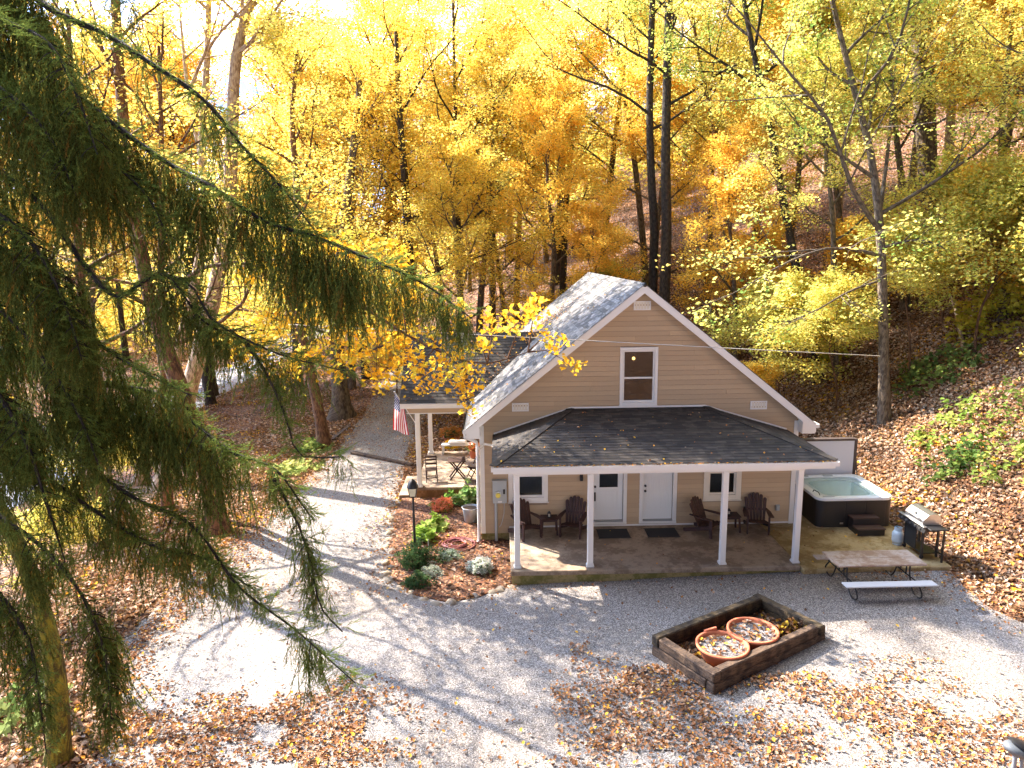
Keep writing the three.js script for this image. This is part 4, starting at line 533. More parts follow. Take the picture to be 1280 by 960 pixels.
{
  const TW = [spruceTwig(201, 0.42, 5), spruceTwig(202, 0.62, 7), spruceTwig(203, 0.3, 4)];
  const foot = put(-7.6, 12.6), t = thing('spruce_tree', 'dark green weeping spruce with long drooping limbs hanging beside the drive', 'tree', foot), r = rngOf(321);
  part('trunk', clean(tube(new THREE.CatmullRomCurve3([V(0, -0.3, 0), V(0.05, 4, 0), V(-0.05, 9, 0.05), V(0, 15, 0), V(0, 19, 0)]).getPoints(16), (k) => lerp(0.32, 0.04, k), 10, false)), BARK.brown, t);
  // limb lines traced as pixels with the depth at which each part of the limb hangs: [x, y, depth], then curtain length, spread, density
  const limbs = [
    [[[-90, -110, 8.6], [60, 8, 8.0], [130, 42, 7.8], [195, 85, 7.6], [255, 125, 7.5], [300, 185, 7.4], [350, 235, 7.2], [398, 292, 7.0]], 0.62, 0.3, 1.1],
    [[[-110, 10, 8.6], [20, 72, 8.2], [90, 120, 8.0], [160, 170, 7.8], [215, 205, 7.6], [265, 235, 7.4], [330, 272, 7.2], [400, 298, 7.1], [470, 322, 7.0], [530, 355, 6.9], [588, 402, 6.8]], 0.62, 0.32, 1.5],
    [[[-100, 120, 8.4], [10, 130, 8.0], [70, 150, 7.7], [130, 190, 7.5], [180, 240, 7.3], [215, 300, 7.1]], 0.75, 0.45, 0.9],
    [[[-100, 190, 8.2], [0, 220, 7.8], [60, 270, 7.4], [110, 330, 7.2], [150, 370, 7.0], [205, 345, 7.0], [255, 400, 6.9], [300, 425, 6.9]], 0.6, 0.35, 1.0],
    [[[-110, 270, 8.6], [-20, 310, 8.2], [60, 340, 7.9], [90, 395, 7.7], [150, 450, 7.5], [205, 480, 7.3], [240, 498, 7.2]], 0.55, 0.35, 0.9],
    [[[-110, 380, 8.8], [0, 432, 8.4], [70, 470, 8.1], [110, 482, 7.9], [190, 495, 7.7], [240, 530, 7.5], [290, 568, 7.3], [340, 588, 7.2], [378, 632, 7.1], [392, 655, 7.0]], 0.6, 0.38, 1.5],
    [[[200, 345, 7.2], [235, 355, 7.0], [265, 400, 6.9], [310, 425, 6.8], [360, 450, 6.7], [430, 468, 6.6]], 0.4, 0.16, 0.8],
    [[[310, 425, 6.9], [335, 470, 6.8], [355, 520, 6.7], [375, 565, 6.7], [430, 570, 6.6]], 0.32, 0.16, 0.9],
    [[[-110, 470, 9.0], [0, 500, 8.6], [60, 540, 8.3], [120, 590, 8.0], [170, 625, 7.8], [240, 662, 7.6], [300, 730, 7.4], [370, 790, 7.3], [445, 852, 7.2]], 0.5, 0.34, 1.35],
    [[[-100, 530, 8.8], [0, 548, 8.4], [60, 600, 8.1], [120, 640, 7.9], [200, 690, 7.7], [250, 700, 7.6], [320, 740, 7.5]], 0.5, 0.36, 1.2],
    [[[340, 600, 7.2], [378, 660, 7.1], [388, 715, 7.05], [405, 760, 7.0], [425, 790, 7.0]], 0.34, 0.16, 1.0],
    [[[-110, 560, 8.4], [-10, 640, 8.0], [60, 690, 7.8], [110, 750, 7.7], [130, 830, 7.6], [142, 905, 7.6]], 0.55, 0.34, 1.5],
    [[[-110, 650, 8.2], [-20, 720, 7.9], [30, 790, 7.7], [50, 860, 7.6], [55, 940, 7.6]], 0.5, 0.3, 1.1],
    [[[-100, -40, 7.6], [0, 20, 7.3], [60, 60, 7.1], [100, 120, 7.0], [120, 190, 6.9]], 0.8, 0.4, 0.8],
    [[[-110, 230, 7.6], [-20, 260, 7.3], [40, 310, 7.1], [80, 380, 7.0], [105, 450, 6.95]], 0.6, 0.4, 1.3],
    [[[-110, 330, 7.8], [-10, 380, 7.5], [50, 440, 7.3], [100, 520, 7.2], [125, 590, 7.1]], 0.55, 0.4, 1.2],
    [[[-110, 420, 7.6], [-20, 470, 7.3], [30, 550, 7.1], [60, 630, 7.0], [85, 700, 7.0]], 0.55, 0.4, 1.2],
    [[[-110, 60, 7.4], [0, 110, 7.1], [60, 170, 6.9], [95, 240, 6.8]], 0.7, 0.4, 0.7],
    [[[-80, -160, 8], [60, -70, 7.7], [140, -30, 7.5], [165, 10, 7.4]], 0.4, 0.2, 0.9],
  ];
  const lists = [[], [], []], sideWood = [];
  for (const [px, curtain, spread, dens] of limbs) {
    const pts = px.map(([x, y, d]) => at(x + (r() - 0.5) * 7, y + (r() - 0.5) * 9, d + (r() - 0.5) * 0.1).sub(foot)), isRoot = px[0][0] < -60;
    if (isRoot) { const y = pts[0].y + 0.5; pts.unshift(V(0, y + 0.6, 0)); }
    const curve = new THREE.CatmullRomCurve3(pts), L = curve.getLength(), c = curve.getPoints(Math.ceil(L * 5));
    part('limb', clean(tube(c, (k) => lerp(isRoot ? 0.05 : 0.018, 0.006, Math.pow(k, 0.7)) * (0.8 + 0.5 * vnoise(k * L * 9, px[1][0])), 6)), BARK.dark, t);
    const n = Math.round(L * 62 * dens);
    for (let i = 0; i < n; i++) {
      const k = lerp(isRoot ? 0.12 : 0, 1, (i + r()) / n), clump = vnoise(k * L * 3.1 + px[1][1], px[2][0]); if (r() > smooth(0.2, 0.62, clump)) continue; const p = curve.getPointAt(k), tan = curve.getTangentAt(k), side = V(tan.z, 0, -tan.x).normalize(), taper = smooth(1.03, 0.8, k) * 0.6 + 0.4, off = (r() + r() - 1) * spread * taper;
      const q = p.clone().addScaledVector(side, off).addScaledVector(tan, Math.abs(off) * 0.5); q.y -= Math.abs(off) * 0.35 + 0.01;
      if (Math.abs(off) > 0.1 && r() < 0.6) sideWood.push(clean(tube([p, p.clone().lerp(q, 0.5).add(V(0, 0.02, 0)), q], [0.006, 0.005, 0.003], 3, false)));
      const v = Math.floor(r() * 2.99), s = curtain * taper * (0.4 + 0.5 * r() + 0.75 * clump) / [0.42, 0.62, 0.3][v] * (v === 2 ? 0.6 : 1), b = 0.75 + 0.5 * r(), old = r() < 0.06;
      lists[v].push([q, r() * 6.28, (r() - 0.5) * 0.35, clamp(s, 0.6, 1.9), old ? [0.30 * b, 0.20 * b, 0.06 * b] : [0.13 * b, 0.166 * b, 0.05 * b]]);
    }
    for (let i = 0; i < L * 90; i++) { const k = r(), p = curve.getPointAt(isRoot ? 0.15 + 0.85 * k : k); lists[2].push([p.clone().add(V((r() - 0.5) * 0.03, 0.02, (r() - 0.5) * 0.03)), r() * 6.28, 0.5 + r() * 1.5, 0.3 + 0.5 * r(), [0.15, 0.22, 0.065]]); }
  }
  part('side_twigs', sideWood, BARK.dark, t, 'stuff');
  lists.forEach((l, i) => copies('needle_foliage', TW[i], M.needle, l, t));
}

// ---------------------------------------------------------------- fallen leaves
function fallen(seed, n, rad, size) { const r = rngOf(seed), pos = [], col = []; for (let i = 0; i < n; i++) { const a = r() * 6.28, q = Math.sqrt(r()) * rad, s = size * (0.6 + 0.8 * r()), e = new THREE.Euler((r() - 0.5) * 0.9, r() * 6.28, (r() - 0.5) * 0.9, 'YXZ'), cu = 0.1 + r() * 0.35, lift = 0.012 + 0.03 * r() + 0.18 * s, v = (x, y, z) => V(x * s, y * s, z * s).applyEuler(e).add(V(Math.cos(a) * q, lift, Math.sin(a) * q)); const p = [v(0, 0, -0.5), v(0.38, cu, -0.12), v(0.26, cu * 0.8, 0.24), v(0, 0, 0.5), v(-0.26, cu * 0.8, 0.24), v(-0.38, cu, -0.12), v(0, -0.03, 0)], b = 0.6 + 0.7 * r(), h = (r() - 0.5) * 0.3; for (let k = 0; k < 6; k++) for (const w of [p[6], p[(k + 1) % 6], p[k]]) { pos.push(w.x, w.y, w.z); col.push(b * (1 + h * 0.3), b * (1 - h * 0.4), b * (1 - h)); } } const g = new THREE.BufferGeometry(); g.setAttribute('position', new THREE.Float32BufferAttribute(pos, 3)); g.setAttribute('color', new THREE.Float32BufferAttribute(col, 3)); g.computeVertexNormals(); return g; }
const FALL = [[0.21, 0.10, 0.05], [0.27, 0.145, 0.08], [0.14, 0.065, 0.032], [0.37, 0.23, 0.15], [0.28, 0.13, 0.045], [0.10, 0.055, 0.033], [0.41, 0.29, 0.20], [0.18, 0.085, 0.045]], LITTER = [[0.34, 0.19, 0.11], [0.44, 0.28, 0.18], [0.26, 0.14, 0.08], [0.56, 0.40, 0.29], [0.42, 0.24, 0.11], [0.18, 0.11, 0.07], [0.60, 0.46, 0.35]], BRIGHT = [[0.66, 0.42, 0.06], [0.58, 0.27, 0.05]];
{
  const r = rngOf(77), single = fallen(31, 1, 0, 0.066), clump = fallen(32, 22, 0.45, 0.08), UPV = V(0, 1, 0);
  const q4 = (n, yaw) => { const a = new THREE.Quaternion().setFromUnitVectors(UPV, n), b = new THREE.Quaternion().setFromAxisAngle(UPV, yaw); return a.multiply(b).toArray(); };
  const blocked = (x, z) => (x > -0.1 && x < 9.5 && z < 0.1 && z > -12.5) || (x > 0.75 && x < 8.45 && z > 0 && z < 3.06) || (x > 8.4 && x < 12.37 && z > -2.3 && z < 3.22) || (x > -2.5 && x < 0 && z < -3.9 && z > -8.6);
  // loose leaves on the gravel: drifts where the photograph has them
  const dens = (x, z) => { const n = fbm(x * 0.8 + 3, z * 0.8, 3), n2 = fbm(x * 2.3, z * 2.3 + 8, 2); let d = 3 + 5 * smooth(0.5, 0.75, n);
    d += 330 * smooth(6.9, 8.4, z + 0.55 * (n - 0.5) * 6 - 0.06 * Math.max(0, x - 5)) * smooth(-1.2, 4.2, x + 5 * (n - 0.5) + 2 * (n2 - 0.5)) * smooth(0.30, 0.60, n2 * 0.5 + n * 0.5);
    d += 330 * smooth(0.9, 0.1, Math.hypot((x - 3.2) / 1.7, (z - 7.4) / 1.0)) * smooth(0.3, 0.6, n2);
    d += 420 * smooth(7.0, 8.2, z + 2.5 * (n - 0.5)) * smooth(-0.6, -2.6, x + 2 * (n - 0.5)) * smooth(0.25, 0.5, n2);
    d += 230 * smooth(-6.2, -7.4, x + 1.5 * (n - 0.5)) + 60 * smooth(-6, -14, z) * smooth(0.35, 0.6, n) + 60 * smooth(1.2, 0.1, inside(x, z)) * (x > 10 || x < -2.5 || z < 2 ? 1 : 0.15) + 30 * smooth(0.5, 0.15, Math.abs(z - 3.15)) * smooth(4, 0, x);
    return d; };
  const inBed = (x, z) => x < 0.8 && x > -2.9 && z < 3.7 && z > -3.9 && inside(x, z) < 0.3; const L = []; const cell = 0.5; for (let x = -8; x < 15; x += cell) for (let z = -26; z < 12; z += cell) { if (inside(x + 0.25, z + 0.25) < -0.3) continue; let n = dens(x + r() * cell, z + r() * cell) * cell * cell * (z < -8 ? 0.6 : 1.3); n = Math.floor(n) + (r() < n % 1 ? 1 : 0); for (let i = 0; i < n; i++) { const px = x + r() * cell, pz = z + r() * cell; if (blocked(px, pz) || inside(px, pz) < -0.2) continue; const c = r() < 0.07 ? pick(r, BRIGHT) : pick(r, FALL); L.push([put(px, pz, 0.02), 0, q4(normalAt(px, pz), r() * 6.28), 0.55 + 0.6 * r(), c]); } }
  const g = new THREE.Group(); g.name = 'fallen_leaves'; g.userData = { kind: 'stuff', label: 'brown and yellow fallen leaves drifted over the gravel', category: 'leaves' }; scene.add(g); copies('leaves', single, M.fallen, L, g);
  // leaf litter under the trees
  const C = []; for (let i = 0; i < 45000; i++) { const far = r() < 0.3, x = far ? -40 + r() * 90 : -13 + r() * 42, z = far ? -55 + r() * 40 : -20 + r() * 34; if (blocked(x, z) || inside(x, z) > -0.1 || (fbm(x * 0.7 + 20, z * 0.7, 3) < 0.42 && r() < 0.6) || (inBed(x, z) && r() < 0.78)) continue; const c = r() < 0.05 ? pick(r, BRIGHT) : pick(r, LITTER); C.push([put(x, z, -0.01), 0, q4(normalAt(x, z), r() * 6.28), 0.8 + 0.7 * r(), c]); }
  const g2 = new THREE.Group(); g2.name = 'leaf_litter'; g2.userData = { kind: 'stuff', label: 'thick brown leaf litter covering the bank and wood floor', category: 'leaves' }; scene.add(g2); copies('leaves', clump, M.fallen, C, g2);
  { const T = [], stick = clean(tube([V(-0.5, 0, 0), V(-0.1, 0.05, 0.04), V(0.2, 0.03, -0.02), V(0.5, 0.06, 0.05)], [0.012, 0.01, 0.008, 0.003], 4, false)); stick.setAttribute('color', new THREE.Float32BufferAttribute(new Float32Array(stick.attributes.position.count * 3).fill(1), 3)); for (let i = 0; i < 900; i++) { const x = -13 + r() * 42, z = -20 + r() * 32; if (blocked(x, z) || inside(x, z) > -0.3 || inBed(x, z)) continue; const b = 0.5 + 0.6 * r(); T.push([put(x, z, 0.05), 0, q4(normalAt(x, z), r() * 6.28), 0.5 + 1.6 * r() * r(), [0.36 * b, 0.30 * b, 0.24 * b]]); } copies('sticks', stick, M.fallen, T, g2); }
  // on the roofs, porch and patio
  const S = [], roofY = (x) => RY - SL * Math.abs(x - RX) + 0.02, nL = V(-sn, cs, 0), add = (x, y, z, n, s = 1) => S.push([V(x, y, z), 0, q4(n, r() * 6.28), s * (0.6 + 0.5 * r()), r() < 0.35 ? pick(r, BRIGHT) : pick(r, FALL)]);
  for (let i = 0; i < 330; i++) { const u = r() + r() - 1, v = r() + r() - 1; add(2.6 + u * 0.9, roofY(2.6 + u * 0.9), -7.5 + v * 2.2, nL); }
  for (let i = 0; i < 90; i++) { const x = -0.3 + r() * 4.8; add(x, roofY(x), -r() * 11, nL); }
  for (let i = 0; i < 260; i++) { const s = r(), z = -3.6 - s * 2.55, y = 3.14 + s * 2.1; const x = lerp(-0.47, 2.2, s) - Math.pow(r(), 2) * 2.2 - 0.1; if (x > -2.8) add(x, y + 0.03, z, V(0, 0.78, 0.62)); }
  for (let i = 0; i < 95; i++) { const s = Math.pow(r(), 0.7), z = 3.2 - (1 - s) * 3.1, w = (1 - s) * 2.3, x = lerp(PL + w, PR - w, r()); add(x, PY + (PT - PY) * (PZ - z) / PZ + 0.03, z, V(0, 0.97, 0.23), 0.9); }
  for (let i = 0; i < 420; i++) add(lerp(PL, PR, r()), PY - 0.03 + 0.02 * r(), PZ + 0.03 + 0.07 * r(), V(0, 1, 0), 0.7);
  for (let i = 0; i < 26; i++) add(0.9 + r() * 7.4, 0.004, 0.3 + r() * 2.6, V(0, 1, 0), 0.8);
  for (let i = 0; i < 60; i++) add(8.6 + r() * 3.6, -0.016, 0.4 + r() * 2.7, V(0, 1, 0), 0.9);
  for (let i = 0; i < 40; i++) add(-2.4 + r() * 2.3, 0.004, -4.2 - r() * 4, V(0, 1, 0), 0.9);
  const g3 = new THREE.Group(); g3.name = 'roof_leaves'; g3.userData = { kind: 'stuff', label: 'scattered fallen leaves lying on the roofs, gutter and slabs', category: 'leaves' }; scene.add(g3); copies('leaves', single, M.fallen, S, g3);
}

// ---------------------------------------------------------------- porch furniture
const UPY = V(0, 1, 0);
function adirondack(label, x, z, turn) {
  const t = thing('adirondack_chair', label, 'chair', V(x, 0.004, z), turn, undefined), m = M.darkWood;
  for (let i = 0; i < 5; i++) { const k = i / 4; part('seat_slat', bar([-0.27, lerp(0.38, 0.25, k), lerp(0.30, -0.16, k)], [0.27, lerp(0.38, 0.25, k), lerp(0.30, -0.16, k)], 0.085, 0.022, V(0, 1, 0.28)), m, t); }
  for (let i = 0; i < 6; i++) { const u = (i - 2.5) / 2.5, h = 1.02 - 0.13 * u * u, x0 = u * 0.21, x1 = u * 0.27, zt = (y) => -0.16 - (y - 0.22) * 0.42, w0 = 0.036, w1 = 0.05; const o = (dz) => [[x0 - w0, 0.2, zt(0.2) + dz], [x0 + w0, 0.2, zt(0.2) + dz], [x1 + w1, h - 0.03, zt(h) + dz], [x1 + w1 * 0.5, h + 0.005, zt(h) + dz], [x1 - w1 * 0.5, h + 0.005, zt(h) + dz], [x1 - w1, h - 0.03, zt(h) + dz]]; part('back_slat', prism(o(0.022), o(0)), m, t); }
  part('back_rail', [bar([-0.28, 0.56, -0.33], [0.28, 0.56, -0.33], 0.05, 0.03, V(0, 0.4, 1))], m, t);
  for (const s of [-1, 1]) { part('armrest', prism([[s * 0.27, 0.58, 0.36], [s * 0.42, 0.58, 0.36], [s * 0.40, 0.58, -0.1], [s * 0.33, 0.58, -0.42], [s * 0.28, 0.58, -0.42]].map((p) => p), [[s * 0.27, 0.556, 0.36], [s * 0.42, 0.556, 0.36], [s * 0.40, 0.556, -0.1], [s * 0.33, 0.556, -0.42], [s * 0.28, 0.556, -0.42]]), m, t);
    part('leg', box(s * 0.30 - 0.022, s * 0.30 + 0.022, 0, 0.556, 0.24, 0.33, 0.004), m, t); part('leg', bar([s * 0.285, 0.03, -0.62], [s * 0.285, 0.32, 0.3], 0.03, 0.11), m, t); }
  return t;
}
adirondack('dark brown slatted porch chair under the meter-side window', 1.32, 0.72, 0.5);
adirondack('dark brown slatted porch chair beside the glazed white door', 2.66, 0.62, -0.35);
adirondack('dark brown slatted porch chair beside the solid white door', 6.62, 0.75, 0.75);
adirondack('dark brown slatted porch chair at hot tub end of the porch', 8.12, 0.62, -0.2);
function sideTable(label, x, z) { const t = thing('side_table', label, 'table', V(x, 0.004, z)), m = M.darkWood; for (let i = 0; i < 4; i++) part('top_slat', box(-0.25, 0.25, 0.47, 0.495, -0.22 + i * 0.112, -0.12 + i * 0.112, 0.005), m, t); for (const a of [-1, 1]) for (const b of [-1, 1]) part('leg', bar([a * 0.23, 0, b * 0.2], [a * 0.2, 0.47, b * 0.17], 0.05, 0.04, V(0, 0, 1)), m, t); part('apron', [box(-0.2, 0.2, 0.41, 0.468, -0.18, -0.16), box(-0.2, 0.2, 0.41, 0.468, 0.16, 0.18)], m, t); }
sideTable('small dark slatted table between chairs beside glazed door', 1.98, 0.5); sideTable('small dark slatted table between chairs near the hot tub', 7.36, 0.55);
function lantern(label, x, z) { const t = thing('candle_lantern', label, 'lantern', V(x, 0.502, z)); part('base', box(-0.055, 0.055, 0, 0.02, -0.055, 0.055), M.black, t); for (const a of [-1, 1]) for (const b of [-1, 1]) part('corner_rod', box(a * 0.048 - 0.005, a * 0.048 + 0.005, 0.02, 0.12, b * 0.048 - 0.005, b * 0.048 + 0.005), M.black, t); part('roof', lathe([[0.075, 0.12], [0.03, 0.17], [0.012, 0.19], [0, 0.19]], 4).rotateY(Math.PI / 4), M.black, t); part('candle', new THREE.CylinderGeometry(0.025, 0.025, 0.07, 10).translate(0, 0.055, 0), M.cream, t); }
lantern('little black lantern on table by the glazed door', 1.98, 0.5); lantern('little black lantern on table near the hot tub', 7.3, 0.55);
for (const [x, l] of [[3.86, 'black doormat before the glazed white door'], [5.30, 'black doormat before the solid white door']]) { const t = thing('doormat', l, 'mat', V(x, 0.003, 0.64)); part('pile', box(-0.46, 0.46, 0, 0.018, -0.33, 0.33, 0.006), M.rubber, t); part('border', box(-0.48, 0.48, 0, 0.01, -0.35, -0.331), M.black, t); part('border', box(-0.48, 0.48, 0, 0.01, 0.331, 0.35), M.black, t); }
{ const t = thing('wall_light', 'small black wall light beside the glazed door', 'lamp', V(2.98, 1.55, 0.03)); part('plate', box(-0.05, 0.05, -0.09, 0.09, 0, 0.02, 0.005), M.black, t); part('body', box(-0.045, 0.045, -0.08, 0.06, 0.02, 0.11, 0.01), M.black, t); const k = thing('door_keypad', 'small black keypad beside the glazed door', 'keypad', V(3.28, 1.38, 0.052)); part('case', box(-0.03, 0.03, -0.06, 0.06, 0, 0.02, 0.005), M.black, k); part('cover', box(-0.022, 0.022, -0.05, -0.0, 0.02, 0.026), M.rubber, k); }
{ const t = thing('wall_outlet', 'grey covered outlet on porch wall behind chair', 'outlet', V(8.95, 0.5, 0.03)); part('box', box(-0.06, 0.06, -0.09, 0.09, 0, 0.05, 0.008), M.greyBox, t); part('lid', box(-0.05, 0.05, -0.08, 0.08, 0.05, 0.07, 0.006), M.greyBox, t); }
{ // electric meter
  const t = thing('electric_meter', 'grey electric meter box with glass dial and conduit on tan siding', 'meter', V(0.53, 0.83, 0.03)); part('box', box(-0.21, 0.21, 0, 0.68, 0, 0.14, 0.01), M.greyBox, t); part('hood', box(-0.225, 0.225, 0.68, 0.71, 0, 0.17, 0.006), M.greyBox, t);
  part('meter_ring', new THREE.CylinderGeometry(0.095, 0.095, 0.06, 24).rotateX(Math.PI / 2).translate(-0.05, 0.3, 0.17), M.steel, t); part('dial', new THREE.CylinderGeometry(0.07, 0.08, 0.05, 24).rotateX(Math.PI / 2).translate(-0.05, 0.27, 0.21), M.yellowDial, t); part('switch', box(0.1, 0.16, 0.3, 0.44, 0.14, 0.165), M.black, t); part('tag', box(-0.06, 0.06, 0.03, 0.07, 0.14, 0.143), M.white, t);
  part('conduit', tube([V(-0.12, 0, 0.07), V(-0.12, -1.3, 0.07)], 0.045, 10), M.greyBox, t); part('ground_cable', tube([V(0.13, 0, 0.07), V(0.12, -0.35, 0.07), V(0.06, -0.6, 0.08), V(0.02, -0.72, 0.06), V(-0.03, -0.78, 0.04)], 0.015, 6), M.cable, t);
}
// ---------------------------------------------------------------- hot tub, steps, cover
{
  const t = thing('hot_tub', 'square hot tub with white shell, pale water and black skirt on patio', 'hot tub', V(11.15, -0.018, -0.72)), a = 1.16, rr = (h, o, rad = 0.28) => { const s = new THREE.Shape(), q = h; s.moveTo(-q + rad, -q); s.lineTo(q - rad, -q); s.absarc(q - rad, -q + rad, rad, -Math.PI / 2, 0); s.lineTo(q, q - rad); s.absarc(q - rad, q - rad, rad, 0, Math.PI / 2); s.lineTo(-q + rad, q); s.absarc(-q + rad, q - rad, rad, Math.PI / 2, Math.PI); s.lineTo(-q, -q + rad); s.absarc(-q + rad, -q + rad, rad, Math.PI, Math.PI * 1.5); return s; };
  const ex = (s, y0, y1, b = 0) => { const g = new THREE.ExtrudeGeometry(s, { depth: y1 - y0 - 2 * b, bevelEnabled: b > 0, bevelSize: b, bevelThickness: b, bevelSegments: 3, curveSegments: 8 }); g.rotateX(-Math.PI / 2); g.translate(0, y0 + b, 0); return clean(g); };
  const hole = (s, h, rad) => { s.holes.push(new THREE.Path(rr(h, 0, rad).getPoints(8))); return s; };
  part('skirt', ex(hole(rr(a - 0.03, 0, 0.2), a - 0.12, 0.2), 0.0, 0.82), M.tubSkirt, t);
  for (const [x0, x1] of [[-0.9, -0.32], [-0.29, 0.29], [0.32, 0.9]]) part('skirt_panel', box(x0, x1, 0.06, 0.78, a - 0.03, a - 0.018, 0.006), M.tubSkirt, t);
  part('shell_rim', ex(hole(rr(a - 0.03, 0, 0.26), a - 0.20, 0.3), 0.82, 0.92, 0.03), M.tubShell, t);
  part('shell_basin', [ex(hole(rr(a - 0.125, 0, 0.25), a - 0.42, 0.3), 0.72, 0.79), ex(rr(a - 0.125, 0, 0.25), 0.55, 0.718)], M.tubShell, t);
  part('water', ex(rr(a - 0.195, 0, 0.3), 0.722, 0.87), M.water, t);
  for (const [x, z] of [[-0.7, -0.98], [0.1, -0.98]]) part('pillow', box(x - 0.16, x + 0.16, 0.92, 0.955, z - 0.05, z + 0.06, 0.015), M.greyBox, t);
  part('control_panel', box(-0.95, -0.6, 0.92, 0.94, 0.96, 1.04, 0.008), M.greyBox, t); part('grab_rail', tube([V(-1.05, 0.92, 0.55), V(-1.05, 1.0, 0.6), V(-1.0, 1.0, 0.8), V(-0.98, 0.92, 0.88)], 0.012, 6), M.black, t); part('logo_plate', box(-0.45, -0.35, 0.1, 0.15, a - 0.018, a - 0.012), M.steel, t);
  const c = thing('tub_cover', 'pale grey padded tub cover with dark edge standing behind hot tub', 'cover', V(11.1, 0.72, -2.02)); part('pad', box(-1.16, 1.16, 0, 1.32, -0.05, 0.05, 0.02), M.coverLight, c); part('edge_binding', [box(-1.18, -1.12, -0.01, 1.33, -0.11, 0.058), box(1.10, 1.2, -0.01, 1.34, -0.16, 0.058), box(-1.12, 1.10, 1.28, 1.35, -0.16, 0.058)], M.coverDark, c); part('back_skin', box(-1.12, 1.10, 0, 1.28, -0.11, -0.052), M.coverDark, c); part('lifter_arm', [rod([-1.2, -0.3, 0.25], [-1.2, 0.6, 0], 0.02), rod([1.22, -0.3, 0.25], [1.22, 0.6, 0], 0.02), rod([-1.2, -0.72, 0.25], [-1.2, -0.3, 0.25], 0.02), rod([1.22, -0.72, 0.25], [1.22, -0.3, 0.25], 0.02)], M.black, c);
  const s = thing('tub_steps', 'two-tread dark brown steps in front of hot tub', 'steps', V(11.3, -0.018, 0.45)); part('tread', box(-0.42, 0.42, 0.17, 0.21, 0.32, 0.68, 0.01), M.tubStep, s); part('tread', box(-0.40, 0.40, 0.38, 0.42, 0.02, 0.34, 0.01), M.tubStep, s); part('riser', [box(-0.39, 0.39, 0, 0.169, 0.36, 0.66), box(-0.38, 0.38, 0, 0.379, 0.04, 0.33)], M.tubSkirt, s);
}
// ---------------------------------------------------------------- gas grill and bottle
{
  const t = thing('gas_grill', 'black gas grill with steel lid and side shelf at patio edge', 'grill', V(12.02, -0.016, 2.3), -Math.PI / 2);   // front faces the tub side
  for (const s of [-1, 1]) for (const f of [-1, 1]) part('leg', box(s * 0.4 - 0.025, s * 0.4 + 0.025, 0.04, 0.78, f * 0.2 - 0.025, f * 0.2 + 0.025), M.blackMetal, t);
  for (const s of [-1, 1]) part('wheel', new THREE.CylinderGeometry(0.05, 0.05, 0.04, 14).rotateZ(Math.PI / 2).translate(s * 0.4, 0.05, 0.2), M.rubber, t);
  part('base_shelf', box(-0.42, 0.42, 0.14, 0.17, -0.22, 0.22), M.blackMetal, t); part('cabinet_panel', [box(-0.37, 0.12, 0.17, 0.74, 0.2, 0.22)], M.blackMetal, t);
  part('firebox', prism([[-0.42, 0.95, -0.26], [0.42, 0.95, -0.26], [0.42, 0.95, 0.26], [-0.42, 0.95, 0.26]], [[-0.38, 0.74, -0.2], [0.38, 0.74, -0.2], [0.38, 0.74, 0.2], [-0.38, 0.74, 0.2]]), M.blackMetal, t);
  part('control_panel', prism([[-0.62, 0.95, 0.27], [0.62, 0.95, 0.27], [0.62, 0.8, 0.33], [-0.62, 0.8, 0.33]].reverse(), [[-0.62, 0.95, 0.25], [0.62, 0.95, 0.25], [0.62, 0.8, 0.25], [-0.62, 0.8, 0.25]].reverse()), M.blackMetal, t); part('panel_trim', box(-0.62, 0.62, 0.95, 0.972, 0.24, 0.34, 0.006), M.steel, t);
  for (let i = 0; i < 5; i++) part('knob', new THREE.CylinderGeometry(0.028, 0.032, 0.04, 12).rotateX(Math.PI / 2).translate(-0.42 + i * 0.21, 0.865, 0.325), M.steel, t);
  const prof = [[-0.25, 0.955], [-0.26, 1.08], [-0.2, 1.2], [-0.05, 1.25], [0.1, 1.22], [0.24, 1.08], [0.26, 0.955]], a = prof.map(([z, y]) => [-0.42, y, z]), b = prof.map(([z, y]) => [0.42, y, z]); part('lid', prism(a, b), M.steel, t);
  part('lid_handle', [rod([-0.3, 1.1, 0.31], [0.3, 1.1, 0.31], 0.014), rod([-0.28, 1.1, 0.24], [-0.28, 1.1, 0.31], 0.01), rod([0.28, 1.1, 0.24], [0.28, 1.1, 0.31], 0.01)], M.steel, t); part('gauge', new THREE.CylinderGeometry(0.035, 0.035, 0.02, 14).rotateX(Math.PI / 2.6).translate(0, 1.14, 0.205), M.black, t);
  part('side_shelf', box(0.43, 0.78, 0.92, 0.95, -0.24, 0.24, 0.008), M.blackMetal, t); part('side_shelf', box(-0.64, -0.43, 0.92, 0.95, -0.24, 0.24, 0.008), M.blackMetal, t); part('shelf_leg', [box(0.66, 0.7, 0.0, 0.92, -0.2, -0.16), box(0.42, 0.66, 0.2, 0.23, -0.2, -0.17)], M.blackMetal, t);
  const b2 = thing('gas_bottle', 'pale blue-grey gas bottle under the end of grill', 'gas bottle', V(11.72, -0.016, 1.72)); part('tank', lathe([[0, 0.04], [0.13, 0.05], [0.15, 0.12], [0.15, 0.32], [0.11, 0.40], [0.03, 0.43], [0, 0.43]], 20), M.tankPale, b2); part('foot_ring', lathe([[0.11, 0], [0.12, 0], [0.12, 0.06], [0.11, 0.06]], 20), M.tankPale, b2); part('collar', lathe([[0.09, 0.40], [0.1, 0.40], [0.1, 0.5], [0.09, 0.5]], 16), M.tankPale, b2); part('valve', box(-0.02, 0.02, 0.43, 0.5, -0.02, 0.05), M.steel, b2);
}
